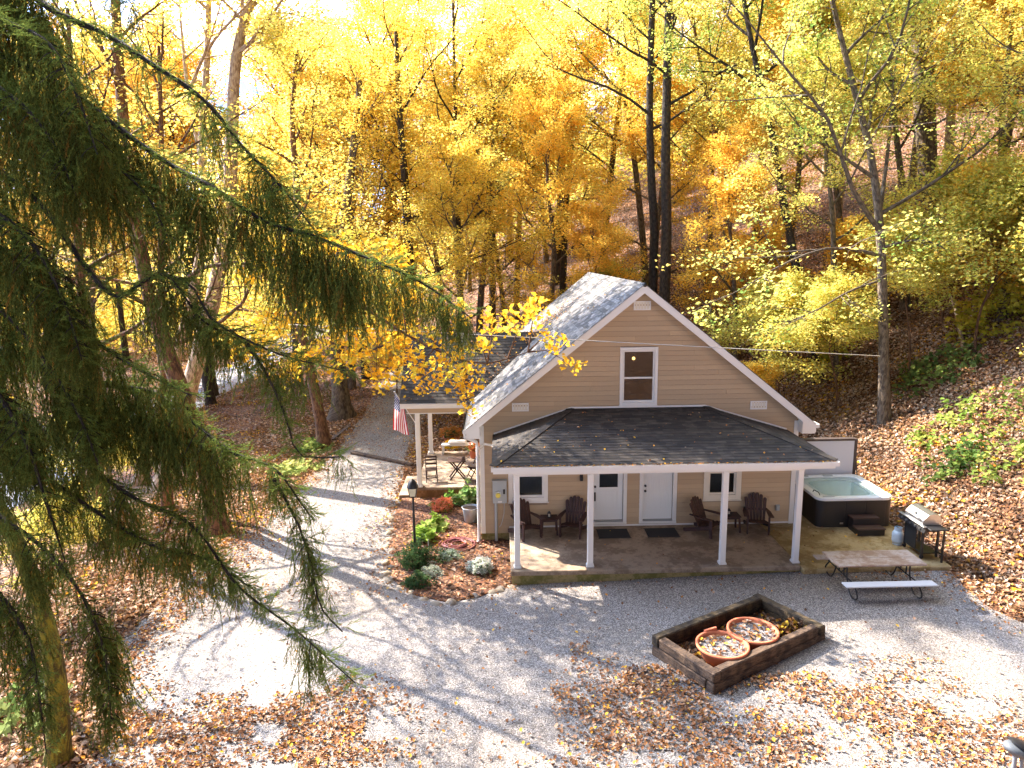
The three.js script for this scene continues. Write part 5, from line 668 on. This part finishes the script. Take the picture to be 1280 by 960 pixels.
// ---------------------------------------------------------------- picnic table
{
  const y0 = height(9.8, 4.1) + 0.02, t = thing('picnic_table', 'weathered grey picnic table with attached benches and bent black tube legs', 'picnic table', V(9.83, y0, 3.95), 0.0);
  part('table_top', box(-1.1, 1.1, 0.70, 0.745, -0.44, 0.0 - 0.003, 0.012), M.tableTop, t); part('table_top', box(-1.1, 1.1, 0.70, 0.746, 0.003, 0.44, 0.012), M.tableTop, t);
  part('bench', box(-1.1, 1.1, 0.40, 0.44, 0.66, 0.93, 0.012), M.benchGrey, t); part('bench', box(-1.1, 1.1, 0.40, 0.44, -0.93, -0.66, 0.012), M.tableTop, t);
  for (const s of [-1, 1]) { const x = s * 0.78; for (const f of [-1, 1]) part('leg', tube(new THREE.CatmullRomCurve3([V(x, 0.39, f * 0.9), V(x, 0.36, f * 0.66), V(x, 0.12, f * 0.84), V(x, 0.02, f * 0.74), V(x, 0.03, f * 0.5), V(x, 0.35, f * 0.3), V(x, 0.69, f * 0.26)].slice(1)).getPoints(18), 0.02, 7), M.blackMetal, t); for (const f of [-1, 1]) part('bench_arm', tube([V(x, 0.39, f * 0.92), V(x, 0.37, f * 0.62), V(x, 0.37, 0)], 0.018, 6), M.blackMetal, t); part('upright', [rod([x, 0.35, -0.12], [x, 0.7, -0.12], 0.018), rod([x, 0.35, 0.12], [x, 0.7, 0.12], 0.018)], M.blackMetal, t); part('brace', rod([x, 0.38, 0], [x - s * 0.35, 0.69, 0], 0.014), M.blackMetal, t); }
}
// ---------------------------------------------------------------- timber box with two pots
{
  const ang = 0.535, cx = 5.68, cz = 6.42, y0 = height(cx, cz) - 0.0, t = thing('timber_bed', 'rectangular raised bed of old stacked landscape timbers on gravel', 'planter', V(cx, y0, cz), ang), r = rngOf(5), w = 1.74, h = 0.87;
  const tim = (a, b, k, lay) => { const g = bevelBox(a[0], b[0], a[1], b[1], a[2], b[2], 0.025), p = g.attributes.position; for (let i = 0; i < p.count; i++) { const x = p.getX(i), y = p.getY(i), z = p.getZ(i), n = (q) => 0.018 * (vnoise(x * 3 + q + k * 9, z * 3 + y * 5 + q) - 0.5); p.setXYZ(i, x + n(1), y + n(5), z + n(9)); } g.computeVertexNormals(); part('timber', g, M.timber[(k + lay) % 2], t); };
  tim([-w, -0.03, h - 0.2], [w, 0.21, h], 0, 0); tim([-w + 0.2, -0.03, -h], [w, 0.21, -h + 0.2], 1, 0); tim([-w, -0.03, -h + 0.0], [-w + 0.195, 0.21, h - 0.205], 2, 0); tim([w - 0.2, -0.03, -h + 0.205], [w, 0.21, h - 0.205], 3, 0);
  tim([-w + 0.2, 0.215, h - 0.21], [w - 0.26, 0.44, h - 0.01], 1, 1); tim([-w - 0.01, 0.215, -h], [w - 0.2, 0.45, -h + 0.2], 0, 1); tim([-w, 0.215, -h + 0.205], [-w + 0.2, 0.435, h], 3, 1); tim([w - 0.22, 0.215, -h - 0.08], [w - 0.02, 0.42, h], 2, 1);
  part('soil', box(-w + 0.15, w - 0.15, 0, 0.1, -h + 0.15, h - 0.15), M.soil, t);
  const L = []; for (let i = 0; i < 520; i++) { const x = (r() * 2 - 1) * (w - 0.22), z = (r() * 2 - 1) * (h - 0.22); L.push([V(x, 0.1, z), r() * 6.28, 0, 0.6 + 0.5 * r(), r() < 0.15 ? BRIGHT[0] : pick(r, FALL)]); } for (let i = 0; i < 150; i++) L.push([V(0.75 + r() * 0.7, 0.11 + r() * 0.25, h - 0.3 - r() * 0.35), r() * 6.28, (r() - 0.5), 0.7 + 0.5 * r(), r() < 0.3 ? BRIGHT[0] : pick(r, FALL)]);
  copies('leaf_fill', fallen(41, 1, 0, 0.1), M.fallen, L, t);
  for (const [px, py, label] of [[903, 808, 'broken-rimmed terracotta pot of pale gravel in the timber bed'], [941, 790, 'whole terracotta pot of pale gravel in the timber bed corner']]) {
    const d = ray(px, py), yy = y0 + 0.42, q = camP.clone().addScaledVector(d, (yy - camP.y) / d.y), p = thing('terracotta_pot', label, 'pot', V(q.x, y0 + 0.1, q.z), r() * 3);
    const broken = label.startsWith('broken'); part('bowl', lathe([[0, 0.02], [0.36, 0.0], [0.42, 0.12], [0.50, 0.30], [0.54, 0.33], [0.54, 0.38], [0.49, 0.38], [0.48, 0.33], [0.45, 0.27]], 40), M.terracotta, p); part('gravel_fill', lathe([[0, 0.315], [0.2, 0.31], [0.38, 0.295], [0.487, 0.30]].reverse(), 32), M.whiteGravel, p);
    if (broken) { part('rim_shard', [bar([0.2, 0.37, -0.52], [0.42, 0.42, -0.36], 0.05, 0.06)], M.terracotta, p); }
    const LL = []; for (let i = 0; i < 75; i++) { const a = r() * 6.28, R = Math.sqrt(r()) * 0.46; LL.push([V(Math.cos(a) * R, 0.3, Math.sin(a) * R), r() * 6.28, 0, 0.45 + 0.5 * r(), r() < 0.12 ? BRIGHT[0] : pick(r, FALL)]); } copies('leaf_cover', fallen(42, 1, 0, 0.1), M.fallen, LL, p);
  }
}
// ---------------------------------------------------------------- flower bed by the cabin corner
{
  const r = rngOf(61), B = [[0.78, 2.9], [0, 3.55], [-0.8, 3.8], [-1.64, 3.45], [-2.35, 2.5], [-2.75, 0.1], [-2.95, -2], [-2.95, -3.9], [-0.1, -3.9], [-0.1, -0.1], [0.78, 0.05]];
  const s = new THREE.Shape(B.map(([x, z]) => new THREE.Vector2(x, -z))); const g = clean(new THREE.ExtrudeGeometry(s, { depth: 0.5, bevelEnabled: true, bevelSize: 0.05, bevelThickness: 0.05, bevelSegments: 2 })); g.rotateX(-Math.PI / 2); g.translate(0, -0.92, 0); const p = g.attributes.position; for (let i = 0; i < p.count; i++) if (p.getY(i) < -0.6) p.setY(i, -1.0);
  struct('flower_bed', metreUV(g), M.mulch);
  // edging stones
  const stoneGeo = [0, 1, 2].map((k) => { const q = new THREE.IcosahedronGeometry(0.5, 1), pp = q.attributes.position; for (let i = 0; i < pp.count; i++) { const v = V().fromBufferAttribute(pp, i), f = 0.72 + 0.5 * vnoise(v.x * 2.3 + k * 7 + v.z, v.y * 2.3 + v.z * 1.7 + k); v.multiplyScalar(f); pp.setXYZ(i, v.x, v.y * 0.55, v.z); } return clean(q); }); stoneGeo.forEach((q) => q.computeVertexNormals());
  const line = new THREE.CatmullRomCurve3([[0.72, 3.0], [0, 3.62], [-0.8, 3.9], [-1.7, 3.55], [-2.45, 2.5], [-2.85, 0.1], [-3.05, -2], [-3.1, -3.7]].map(([x, z]) => V(x, 0, z)));
  for (let i = 0; i < 34; i++) { if (r() < 0.25) continue; const k = (i + 0.25 * r()) / 34, q = line.getPointAt(k), t = thing('edging_stone', 'rough tan stone in the edging of the flower bed', 'stone', put(q.x + (r() - 0.5) * 0.3, q.z + (r() - 0.5) * 0.3, 0.0), r() * 6.28, 'stones edging the flower bed'); const o = part('rock', stoneGeo[i % 3], M.stone[Math.floor(r() * 2.99)], t); o.scale.set(0.2 + 0.38 * r() * r(), 0.18 + 0.2 * r(), 0.16 + 0.2 * r()); }
  // leafy plants: a mound of leaves on short stems
  const plant = (name, label, cat, px, w, h, n, leaf, pal, geo, extra) => { const pos = px.isVector3 ? px : ground(...px); if (!px.isVector3 && inside(pos.x, pos.z) < 0) pos.y = Math.max(pos.y, -0.4); const t = thing(name, label, cat, pos), L = [], st = []; for (let i = 0; i < n; i++) { const a = r() * 6.28, e = Math.acos(r()), R = (0.5 + 0.5 * r()) * (0.6 + 0.85 * vnoise(a * 1.4 + w * 37, e * 2)), q = V(Math.cos(a) * Math.sin(e) * w * R, Math.cos(e) * h * R + 0.03, Math.sin(a) * Math.sin(e) * w * R); L.push([q, r() * 6.28, (r() - 0.5) * 1.2, leaf * (0.7 + 0.6 * r()), pick(r, pal)]); if (i % 6 === 0) st.push(clean(tube([V(q.x * 0.1, 0, q.z * 0.1), q], [0.008, 0.004], 4, false))); } part('stems', st, BARK.brown, t, 'stuff'); copies('leaves', geo, M.plantLeaf, L, t); extra?.(t, w, h); return t; };
  const single = leafSpray(71, 1, 0.001, 0.001, 1, 0.5, 12), blob = leafSpray(72, 7, 0.5, 0.3, 0.42), petal = leafSpray(73, 14, 0.5, 0.25, 0.35);
  const GREEN = [[0.10, 0.20, 0.04], [0.16, 0.28, 0.06], [0.22, 0.33, 0.07]], DKG = [[0.05, 0.10, 0.035], [0.08, 0.14, 0.05], [0.06, 0.12, 0.05]];
  const bloom = (pal, n) => (t, w, h) => { const L = []; for (let i = 0; i < n; i++) { const a = r() * 6.28, e = Math.acos(0.1 + 0.9 * r()), R = (0.62 + 0.3 * r()) * (0.75 + 0.6 * vnoise(a * 1.6 + w * 50, e * 2.5)) + 0.1, q = V(Math.cos(a) * Math.sin(e) * w * R, Math.cos(e) * h * R + 0.05, Math.sin(a) * Math.sin(e) * w * R); L.push([q, r() * 6.28, (r() - 0.5) * 1, 0.07 + 0.04 * r(), pick(r, pal)]); } copies('blooms', petal, M.plantLeaf, L, t); };
  plant('dark_shrub', 'low dark green shrub at the foot of lamp post', 'shrub', [522, 706], 0.62, 0.6, 520, 0.11, DKG, blob);
  plant('dark_shrub', 'small dark green shrub at the bed corner by the stones', 'shrub', [522, 732], 0.42, 0.35, 260, 0.10, DKG, blob);
  plant('white_mum', 'round white flowering mum beside porch slab', 'flower', [600, 716], 0.34, 0.36, 160, 0.08, [[0.12, 0.18, 0.08]], blob, bloom([[0.72, 0.74, 0.68], [0.62, 0.68, 0.58]], 420));
  plant('orange_mum', 'round coral orange flowering mum near side porch wall', 'flower', [552, 640], 0.40, 0.38, 160, 0.08, GREEN, blob, bloom([[0.75, 0.22, 0.10], [0.70, 0.28, 0.14], [0.80, 0.32, 0.18]], 430));
  plant('leafy_plant', 'broad leaved yellow-green plant in front of orange mum', 'plant', [546, 662], 0.42, 0.42, 130, 0.2, [[0.30, 0.40, 0.08], [0.20, 0.30, 0.07], [0.40, 0.46, 0.14]], single);
  plant('leafy_plant', 'broad leaved yellow-green plant beside lamp post', 'plant', [530, 676], 0.36, 0.40, 120, 0.19, [[0.28, 0.40, 0.07], [0.22, 0.32, 0.06]], single);
  plant('leafy_bush', 'glossy green bush against side porch wall', 'shrub', [585, 632], 0.5, 0.65, 200, 0.2, [[0.14, 0.24, 0.08], [0.22, 0.32, 0.10], [0.36, 0.42, 0.20]], single);
  plant('leafy_bush', 'small weedy green clump below the side slab', 'shrub', [563, 628], 0.25, 0.35, 70, 0.12, GREEN, single);
  plant('silver_plant', 'pale silvery ground plant behind white mum', 'plant', [562, 697], 0.36, 0.22, 220, 0.09, [[0.36, 0.42, 0.34], [0.28, 0.36, 0.28], [0.2, 0.28, 0.16]], blob);
  plant('silver_plant', 'pale silvery ground plant along front of bed', 'plant', [540, 718], 0.34, 0.2, 200, 0.09, [[0.42, 0.45, 0.36], [0.32, 0.38, 0.28]], blob);
  // garden hose coil
  { const pts = [], c = ground(570, 683); for (let i = 0; i < 260; i++) { const a = i / 260 * 6.283 * 8, R = 0.58 - 0.34 * Math.abs(Math.sin(i * 0.011)) + 0.05 * Math.sin(a * 0.37); pts.push(V(Math.cos(a) * R * 1.0 + 0.06 * Math.sin(i * 0.05), 0.02 + 0.02 * (i / 32 % 3) + 0.008 * Math.sin(a * 3), Math.sin(a) * R * 0.9)); } pts.push(V(0.75, 0.02, -0.1), V(0.85, 0.03, -0.5), V(0.72, 0.3, -0.62)); const t = thing('garden_hose', 'coiled dark red garden hose on mulch', 'hose', V(c.x, Math.max(c.y, -0.37), c.z)); part('coil', tube(new THREE.CatmullRomCurve3(pts).getPoints(620), 0.015, 5), M.hose, t); part('nozzle', rod([0.72, 0.3, -0.62], [0.72, 0.42, -0.62], 0.018), M.steel, t); }
  { const c = ground(592, 660), t = thing('metal_tub', 'galvanised blue-grey bucket beside cabin corner', 'bucket', V(c.x - 0.1, -0.38, c.z - 0.4)); part('pail', lathe([[0, 0.02], [0.2, 0.02], [0.27, 0.48], [0.285, 0.49], [0.285, 0.5], [0.265, 0.5], [0.2, 0.06]], 24), M.galv, t); part('soil', new THREE.CylinderGeometry(0.25, 0.25, 0.02, 20).translate(0, 0.44, 0), M.soil, t); part('rim', new THREE.TorusGeometry(0.278, 0.012, 6, 24).rotateX(Math.PI / 2).translate(0, 0.5, 0), M.galv, t); }
  // lamp post
  { const b = ground(519, 692), t = thing('lamp_post', 'black garden lamp post with cream glass lantern at bed edge', 'lamp post', V(b.x, -0.45, b.z)), H = 1.75; part('post', tube([V(0, 0, 0), V(0, H, 0)], (k) => lerp(0.045, 0.032, k), 10), M.blackMetal, t); part('collar', lathe([[0.07, 0], [0.075, 0.05], [0.04, 0.1]], 12), M.blackMetal, t); const lan = part('lantern_base', lathe([[0.03, H - 0.02], [0.1, H + 0.03], [0.115, H + 0.05], [0, H + 0.05]], 4).rotateY(Math.PI / 4), M.blackMetal, t); part('glass', prism([[-0.08, H + 0.05, -0.08], [0.08, H + 0.05, -0.08], [0.08, H + 0.05, 0.08], [-0.08, H + 0.05, 0.08]].reverse(), [[-0.12, H + 0.30, -0.12], [0.12, H + 0.30, -0.12], [0.12, H + 0.30, 0.12], [-0.12, H + 0.30, 0.12]].reverse()), M.lampGlass, t); for (const a of [-1, 1]) for (const c of [-1, 1]) part('lantern_rib', bar([a * 0.083, H + 0.05, c * 0.083], [a * 0.124, H + 0.31, c * 0.124], 0.016, 0.016, V(0, 0, 1)), M.blackMetal, t); part('lantern_roof', lathe([[0.17, H + 0.30], [0.165, H + 0.34], [0.12, H + 0.45], [0.06, H + 0.52], [0.02, H + 0.55], [0.0, H + 0.58]], 16), M.blackMetal, t); }
  { const b = ground(536, 700); const t = thing('garden_stake', 'thin pale wooden stake in the dark shrub', 'stake', V(b.x, -0.42, b.z)); part('stick', box(-0.012, 0.012, 0, 0.62, -0.008, 0.008), M.cream, t); part('tip', lathe([[0.012, 0.62], [0, 0.65]], 4), M.cream, t); }
  // side porch furniture
  const fold = (name, label, x, z, turn, kind) => { const t = thing(name, label, kind, V(x, 0.004, z), turn), m = M.darkWood; if (kind === 'chair') { for (const s of [-1, 1]) { part('leg', bar([s * 0.2, 0, 0.24], [s * 0.2, 0.86, -0.22], 0.03, 0.03), m, t); part('leg', bar([s * 0.17, 0, -0.26], [s * 0.17, 0.46, 0.2], 0.03, 0.03), m, t); } for (let i = 0; i < 4; i++) part('seat_slat', box(-0.21, 0.21, 0.44, 0.46, -0.17 + i * 0.1, -0.09 + i * 0.1), m, t); for (const y of [0.62, 0.75, 0.85]) part('back_slat', bar([-0.2, y, 0.24 - y * 0.535 + 0.02], [0.2, y, 0.24 - y * 0.535 + 0.02], 0.02, 0.07), m, t); part('stretcher', [box(-0.2, 0.2, 0.13, 0.16, 0.16, 0.18), box(-0.17, 0.17, 0.1, 0.13, -0.18, -0.16)], m, t); } else { for (let i = 0; i < 6; i++) part('top_slat', box(-0.32, 0.32, 0.70, 0.725, -0.3 + i * 0.1, -0.21 + i * 0.1), m, t); for (const s of [-1, 1]) { part('leg', bar([-0.28, 0, s * 0.2], [0.26, 0.7, s * 0.2], 0.03, 0.05), m, t); part('leg', bar([0.28, 0, s * 0.235], [-0.26, 0.7, s * 0.235], 0.03, 0.05), m, t); } part('stretcher', [rod([0, 0.36, -0.23], [0, 0.36, 0.23], 0.015), rod([-0.25, 0.04, -0.2], [-0.25, 0.04, 0.2], 0.015)], m, t); } return t; };
  fold('folding_chair', 'brown slatted folding chair beside side porch post', -1.98, -4.7, 0.15, 'chair'); fold('folding_table', 'brown folding bistro table with crossed legs on side porch', -1.05, -4.9, 0.1, 'table'); fold('folding_chair', 'brown folding chair with cushion half hidden by downspout', -0.42, -4.8, -1.2, 'chair');
  { const t = thing('seat_cushion', 'patterned pale cushion on the folding chair by the downspout', 'cushion', V(-0.42, 0.466, -4.8), -1.2); part('pad', new THREE.SphereGeometry(0.21, 16, 8).scale(1, 0.22, 1).translate(0, 0.045, 0), mat([0.45, 0.38, 0.32], 0.9), t); part('piping', new THREE.TorusGeometry(0.2, 0.012, 5, 24).rotateX(Math.PI / 2).translate(0, 0.045, 0), M.darkWood, t); }
  // mums beyond the side porch
  const pot = (t, w) => part('pot', lathe([[0, -0.28], [w * 0.5, -0.28], [w * 0.7, 0.02], [w * 0.74, 0.04], [w * 0.66, 0.04]], 18), M.terracotta, t);
  plant('potted_mum', 'rust brown mum in clay pot beyond the side porch', 'flower', put(-1.75, -12.2, 0.28), 0.55, 0.48, 200, 0.1, DKG, blob, (t, w, h) => { bloom([[0.45, 0.16, 0.04], [0.50, 0.24, 0.06], [0.35, 0.18, 0.05]], 420)(t, w, h); pot(t, w); });
  plant('yellow_mum', 'bright yellow mum beyond the side porch', 'flower', put(-1.6, -10.4, 0.2), 0.40, 0.34, 120, 0.08, GREEN, blob, bloom([[0.85, 0.58, 0.02], [0.80, 0.50, 0.02]], 420));
  plant('red_potted_flower', 'dark pot of red flowers by the cabin wall on side porch', 'flower', V(-0.5, 0.3, -7.6), 0.26, 0.3, 90, 0.09, GREEN, blob, (t, w, h) => { bloom([[0.55, 0.12, 0.06], [0.6, 0.3, 0.1]], 120)(t, w, h); pot(t, w * 1.3); });
  { const t = thing('porch_bench', 'low white bench at back edge of the side porch', 'bench', V(-1.15, 0.004, -8.3)); part('seat', box(-0.75, 0.6, 0.36, 0.41, -0.2, 0.2, 0.01), M.white, t); for (const x of [-0.68, 0.53]) part('leg', box(x - 0.04, x + 0.04, 0, 0.36, -0.18, 0.18), M.white, t); part('cushion', box(-0.45, 0.3, 0.412, 0.55, -0.18, 0.18, 0.05), M.white, t); }
  // flag on the side porch post
  {
    const t = thing('flag', 'striped flag with blue star canton hanging by the side porch', 'flag', V(-2.42, 2.55, -3.95)); const n = 26, m = 12, pos = [], uv = [], idx = [];
    part('pole', rod([0.05, -0.25, 0], [-0.62, 1.0, 0.35], 0.014), M.white, t); part('finial', new THREE.SphereGeometry(0.03, 10, 8).translate(-0.62, 1.0, 0.35), M.steel, t);
    for (let j = 0; j <= n; j++) for (let i = 0; i <= m; i++) { const u = i / m, v = j / n, k = lerp(0.72, 1, 0), a = V(-0.60, 0.96, 0.34).lerp(V(-0.22, 0.26, 0.15), u * 0.55), y = a.y - v * 1.28 + u * 0.12 * v, fold = Math.sin(u * 9 + v * 2) * 0.05 * (0.3 + v), w = 0.25 * u; pos.push(a.x - 0.02 + w * (0.2 + 0.9 * v) * 1.1 - 0.1 * v, y, a.z + fold); uv.push(1 - v, 1 - u); }
    for (let j = 0; j < n; j++) for (let i = 0; i < m; i++) { const a = j * (m + 1) + i, b = a + m + 1; idx.push(a, b, a + 1, a + 1, b, b + 1); }
    const g = new THREE.BufferGeometry(); g.setAttribute('position', new THREE.Float32BufferAttribute(pos, 3)); g.setAttribute('uv', new THREE.Float32BufferAttribute(uv, 2)); g.setIndex(idx); g.computeVertexNormals();
    const print = tex(512, (x, y) => { const u = 1 - x / 512, v = y / 256; if (u < 0.42 && v > 6 / 13) { const cx = (u / 0.42 * 11) % 1, ry = (v - 6 / 13) / (7 / 13) * 9, ci = Math.floor(u / 0.42 * 11), ri = Math.floor(ry), d = Math.hypot(cx - 0.5, (ry % 1) - 0.5); return (ci + ri) % 2 === 0 && d < 0.36 ? [0.92, 0.92, 0.92] : [0.09, 0.14, 0.34]; } return Math.floor(v * 13) % 2 === 0 ? [0.75, 0.06, 0.10] : [0.93, 0.92, 0.90]; }, true, 256); print.wrapS = print.wrapT = THREE.ClampToEdgeWrapping;
    part('cloth', g, new THREE.MeshPhysicalMaterial({ map: print, roughness: 0.95, transmission: 0.35, thickness: 0, side: THREE.DoubleSide }), t);
  }
  // timbers lying along the drive
  for (const [a, b, label] of [[[415, 552], [438, 533], 'old grey timber lying beside the flared trunk along drive'], [[440, 568], [516, 583], 'long half buried timber across the leafy ground near side steps']]) { const p = ground(...a), q = ground(...b), L = p.distanceTo(q), c = p.clone().lerp(q, 0.5), t = thing('landscape_timber', label, 'timber', c, -Math.atan2(q.z - p.z, q.x - p.x)); part('beam', metreUV(bevelBox(-L / 2, L / 2, -0.06, 0.13, -0.11, 0.11, 0.02)), M.timber[0], t); part('spike', new THREE.CylinderGeometry(0.012, 0.012, 0.02, 8).translate(L * 0.35, 0.135, 0), M.steel, t); }
  // green undergrowth on the bank
  const under = (label, px, w, h, n, pal, leaf = 0.16) => { const p = ground(...px), t = thing('bank_shrub', label, 'shrub', p), L = [], st = []; for (let i = 0; i < n; i++) { const a = r() * 6.28, R = Math.sqrt(r()) * w, x = Math.cos(a) * R, z = Math.sin(a) * R, q = V(x, height(p.x + x, p.z + z) - p.y + (0.1 + r() * h) * (1 - 0.5 * R / w), z); L.push([q, r() * 6.28, (r() - 0.5) * 0.8, 0.7 + 0.6 * r(), pick(r, pal)]); if (i % 7 === 0) st.push(clean(tube([V(x * 0.6, height(p.x + x * 0.6, p.z + z * 0.6) - p.y, z * 0.6), q], [0.012, 0.004], 3, false))); } part('stems', st, BARK.brown, t, 'stuff'); copies('leaves', leafSpray(80 + n, 12, 0.32, 0.14, leaf, 0.4, 12), M.leaf, L, t); };
  const LG = [[0.34, 0.44, 0.08], [0.26, 0.38, 0.07], [0.48, 0.52, 0.10], [0.60, 0.56, 0.10]];
  under('spreading bright green shrub on the bank above grill', [1225, 545], 2.2, 1.0, 55, [[0.26, 0.36, 0.08], [0.20, 0.30, 0.06], [0.38, 0.44, 0.10]]); under('dark green low shrub on bank behind the grill', [1195, 585], 0.9, 0.5, 30, [[0.12, 0.2, 0.06], [0.2, 0.28, 0.07]]); under('pale green shrub at the lower edge of bank', [1268, 592], 1.0, 0.8, 24, [[0.26, 0.36, 0.08], [0.36, 0.42, 0.1]]); under('yellow-green bush high on the sunny bank', [1262, 400], 2.0, 2.2, 220, [[0.62, 0.55, 0.08], [0.5, 0.5, 0.08]]); under('small green bush left of the bank tree', [1080, 400], 1.0, 1.3, 60, [[0.18, 0.3, 0.06], [0.3, 0.4, 0.08]]); under('small yellow bush on the dark slope under the cable', [1035, 455], 0.7, 0.7, 36, [[0.6, 0.5, 0.07], [0.4, 0.4, 0.08]]); under('green scrub behind the bank tree', [1170, 470], 1.6, 0.5, 70, [[0.16, 0.24, 0.08], [0.26, 0.34, 0.1]]); under('low green scrub below the spruce limbs beside the mossy trunk', [30, 890], 0.8, 0.35, 16, [[0.14, 0.2, 0.06], [0.24, 0.28, 0.1]]); under('ivy and weeds round foot of the slim drive trunk', [392, 562], 0.8, 0.45, 30, [[0.14, 0.24, 0.06], [0.34, 0.4, 0.1]]); under('pale weeds along the drive verge', [370, 590], 1.0, 0.4, 22, [[0.3, 0.36, 0.12], [0.4, 0.4, 0.14]]);
  // dead fallen boughs on the bank
  for (const [pts, label] of [[[[1205, 440], [1190, 395], [1172, 372]], 'crooked bare stem leaning on the sunny bank'], [[[960, 396], [1010, 380], [1060, 352]], 'fallen grey bough lying across the dark slope']]) { const P = pts.map((q) => ground(...q)); P.forEach((q, i) => { q.y += 0.08 + (i ? 0.5 * i : 0); }); const t = thing('fallen_bough', label, 'branch', P[0].clone()); part('stem', tube(new THREE.CatmullRomCurve3(P.map((q) => q.clone().sub(P[0]))).getPoints(10), (k) => lerp(0.09, 0.04, k), 6), BARK.pale, t); part('side_branch', rod([0, 0, 0], [0.5, 0.7, 0.3], 0.03), BARK.pale, t); }
  // corner fixture
  { const b = ground(1272, 975), t = thing('yard_fixture', 'dark oval headed metal fixture on pale post in leaf litter', 'fixture', b), hd = at(1270, 938, depthOf(b) - 0.1).sub(b); part('post', [tube([V(hd.x, 0, hd.z), V(hd.x, hd.y - 0.05, hd.z)], 0.035, 10), tube([V(hd.x + 0.12, 0, hd.z + 0.05), V(hd.x + 0.1, hd.y - 0.06, hd.z)], 0.03, 10)], mat([0.2, 0.22, 0.25], 0.5), t); const s = new THREE.SphereGeometry(0.2, 24, 14).scale(1.35, 0.55, 0.9).rotateZ(-0.35); part('head', s.translate(hd.x + 0.06, hd.y, hd.z), mat([0.09, 0.10, 0.11], 0.5), t); part('shell_back', new THREE.SphereGeometry(0.205, 24, 14, 0, 6.3, 0, 1.2).scale(1.4, 0.6, 0.95).rotateZ(-0.5).translate(hd.x + 0.1, hd.y + 0.012, hd.z - 0.01), M.blackMetal, t); }
}
const renderer = new THREE.WebGLRenderer({ antialias: true });
renderer.setSize(1024, 768);
renderer.toneMapping = THREE.LinearToneMapping;
renderer.toneMappingExposure = EXPOSURE;
renderer.shadowMap.enabled = true;
scene.traverse((o) => { if (o.isMesh && o !== sky) { o.castShadow = true; o.receiveShadow = true; } });
renderer.render(scene, camera);
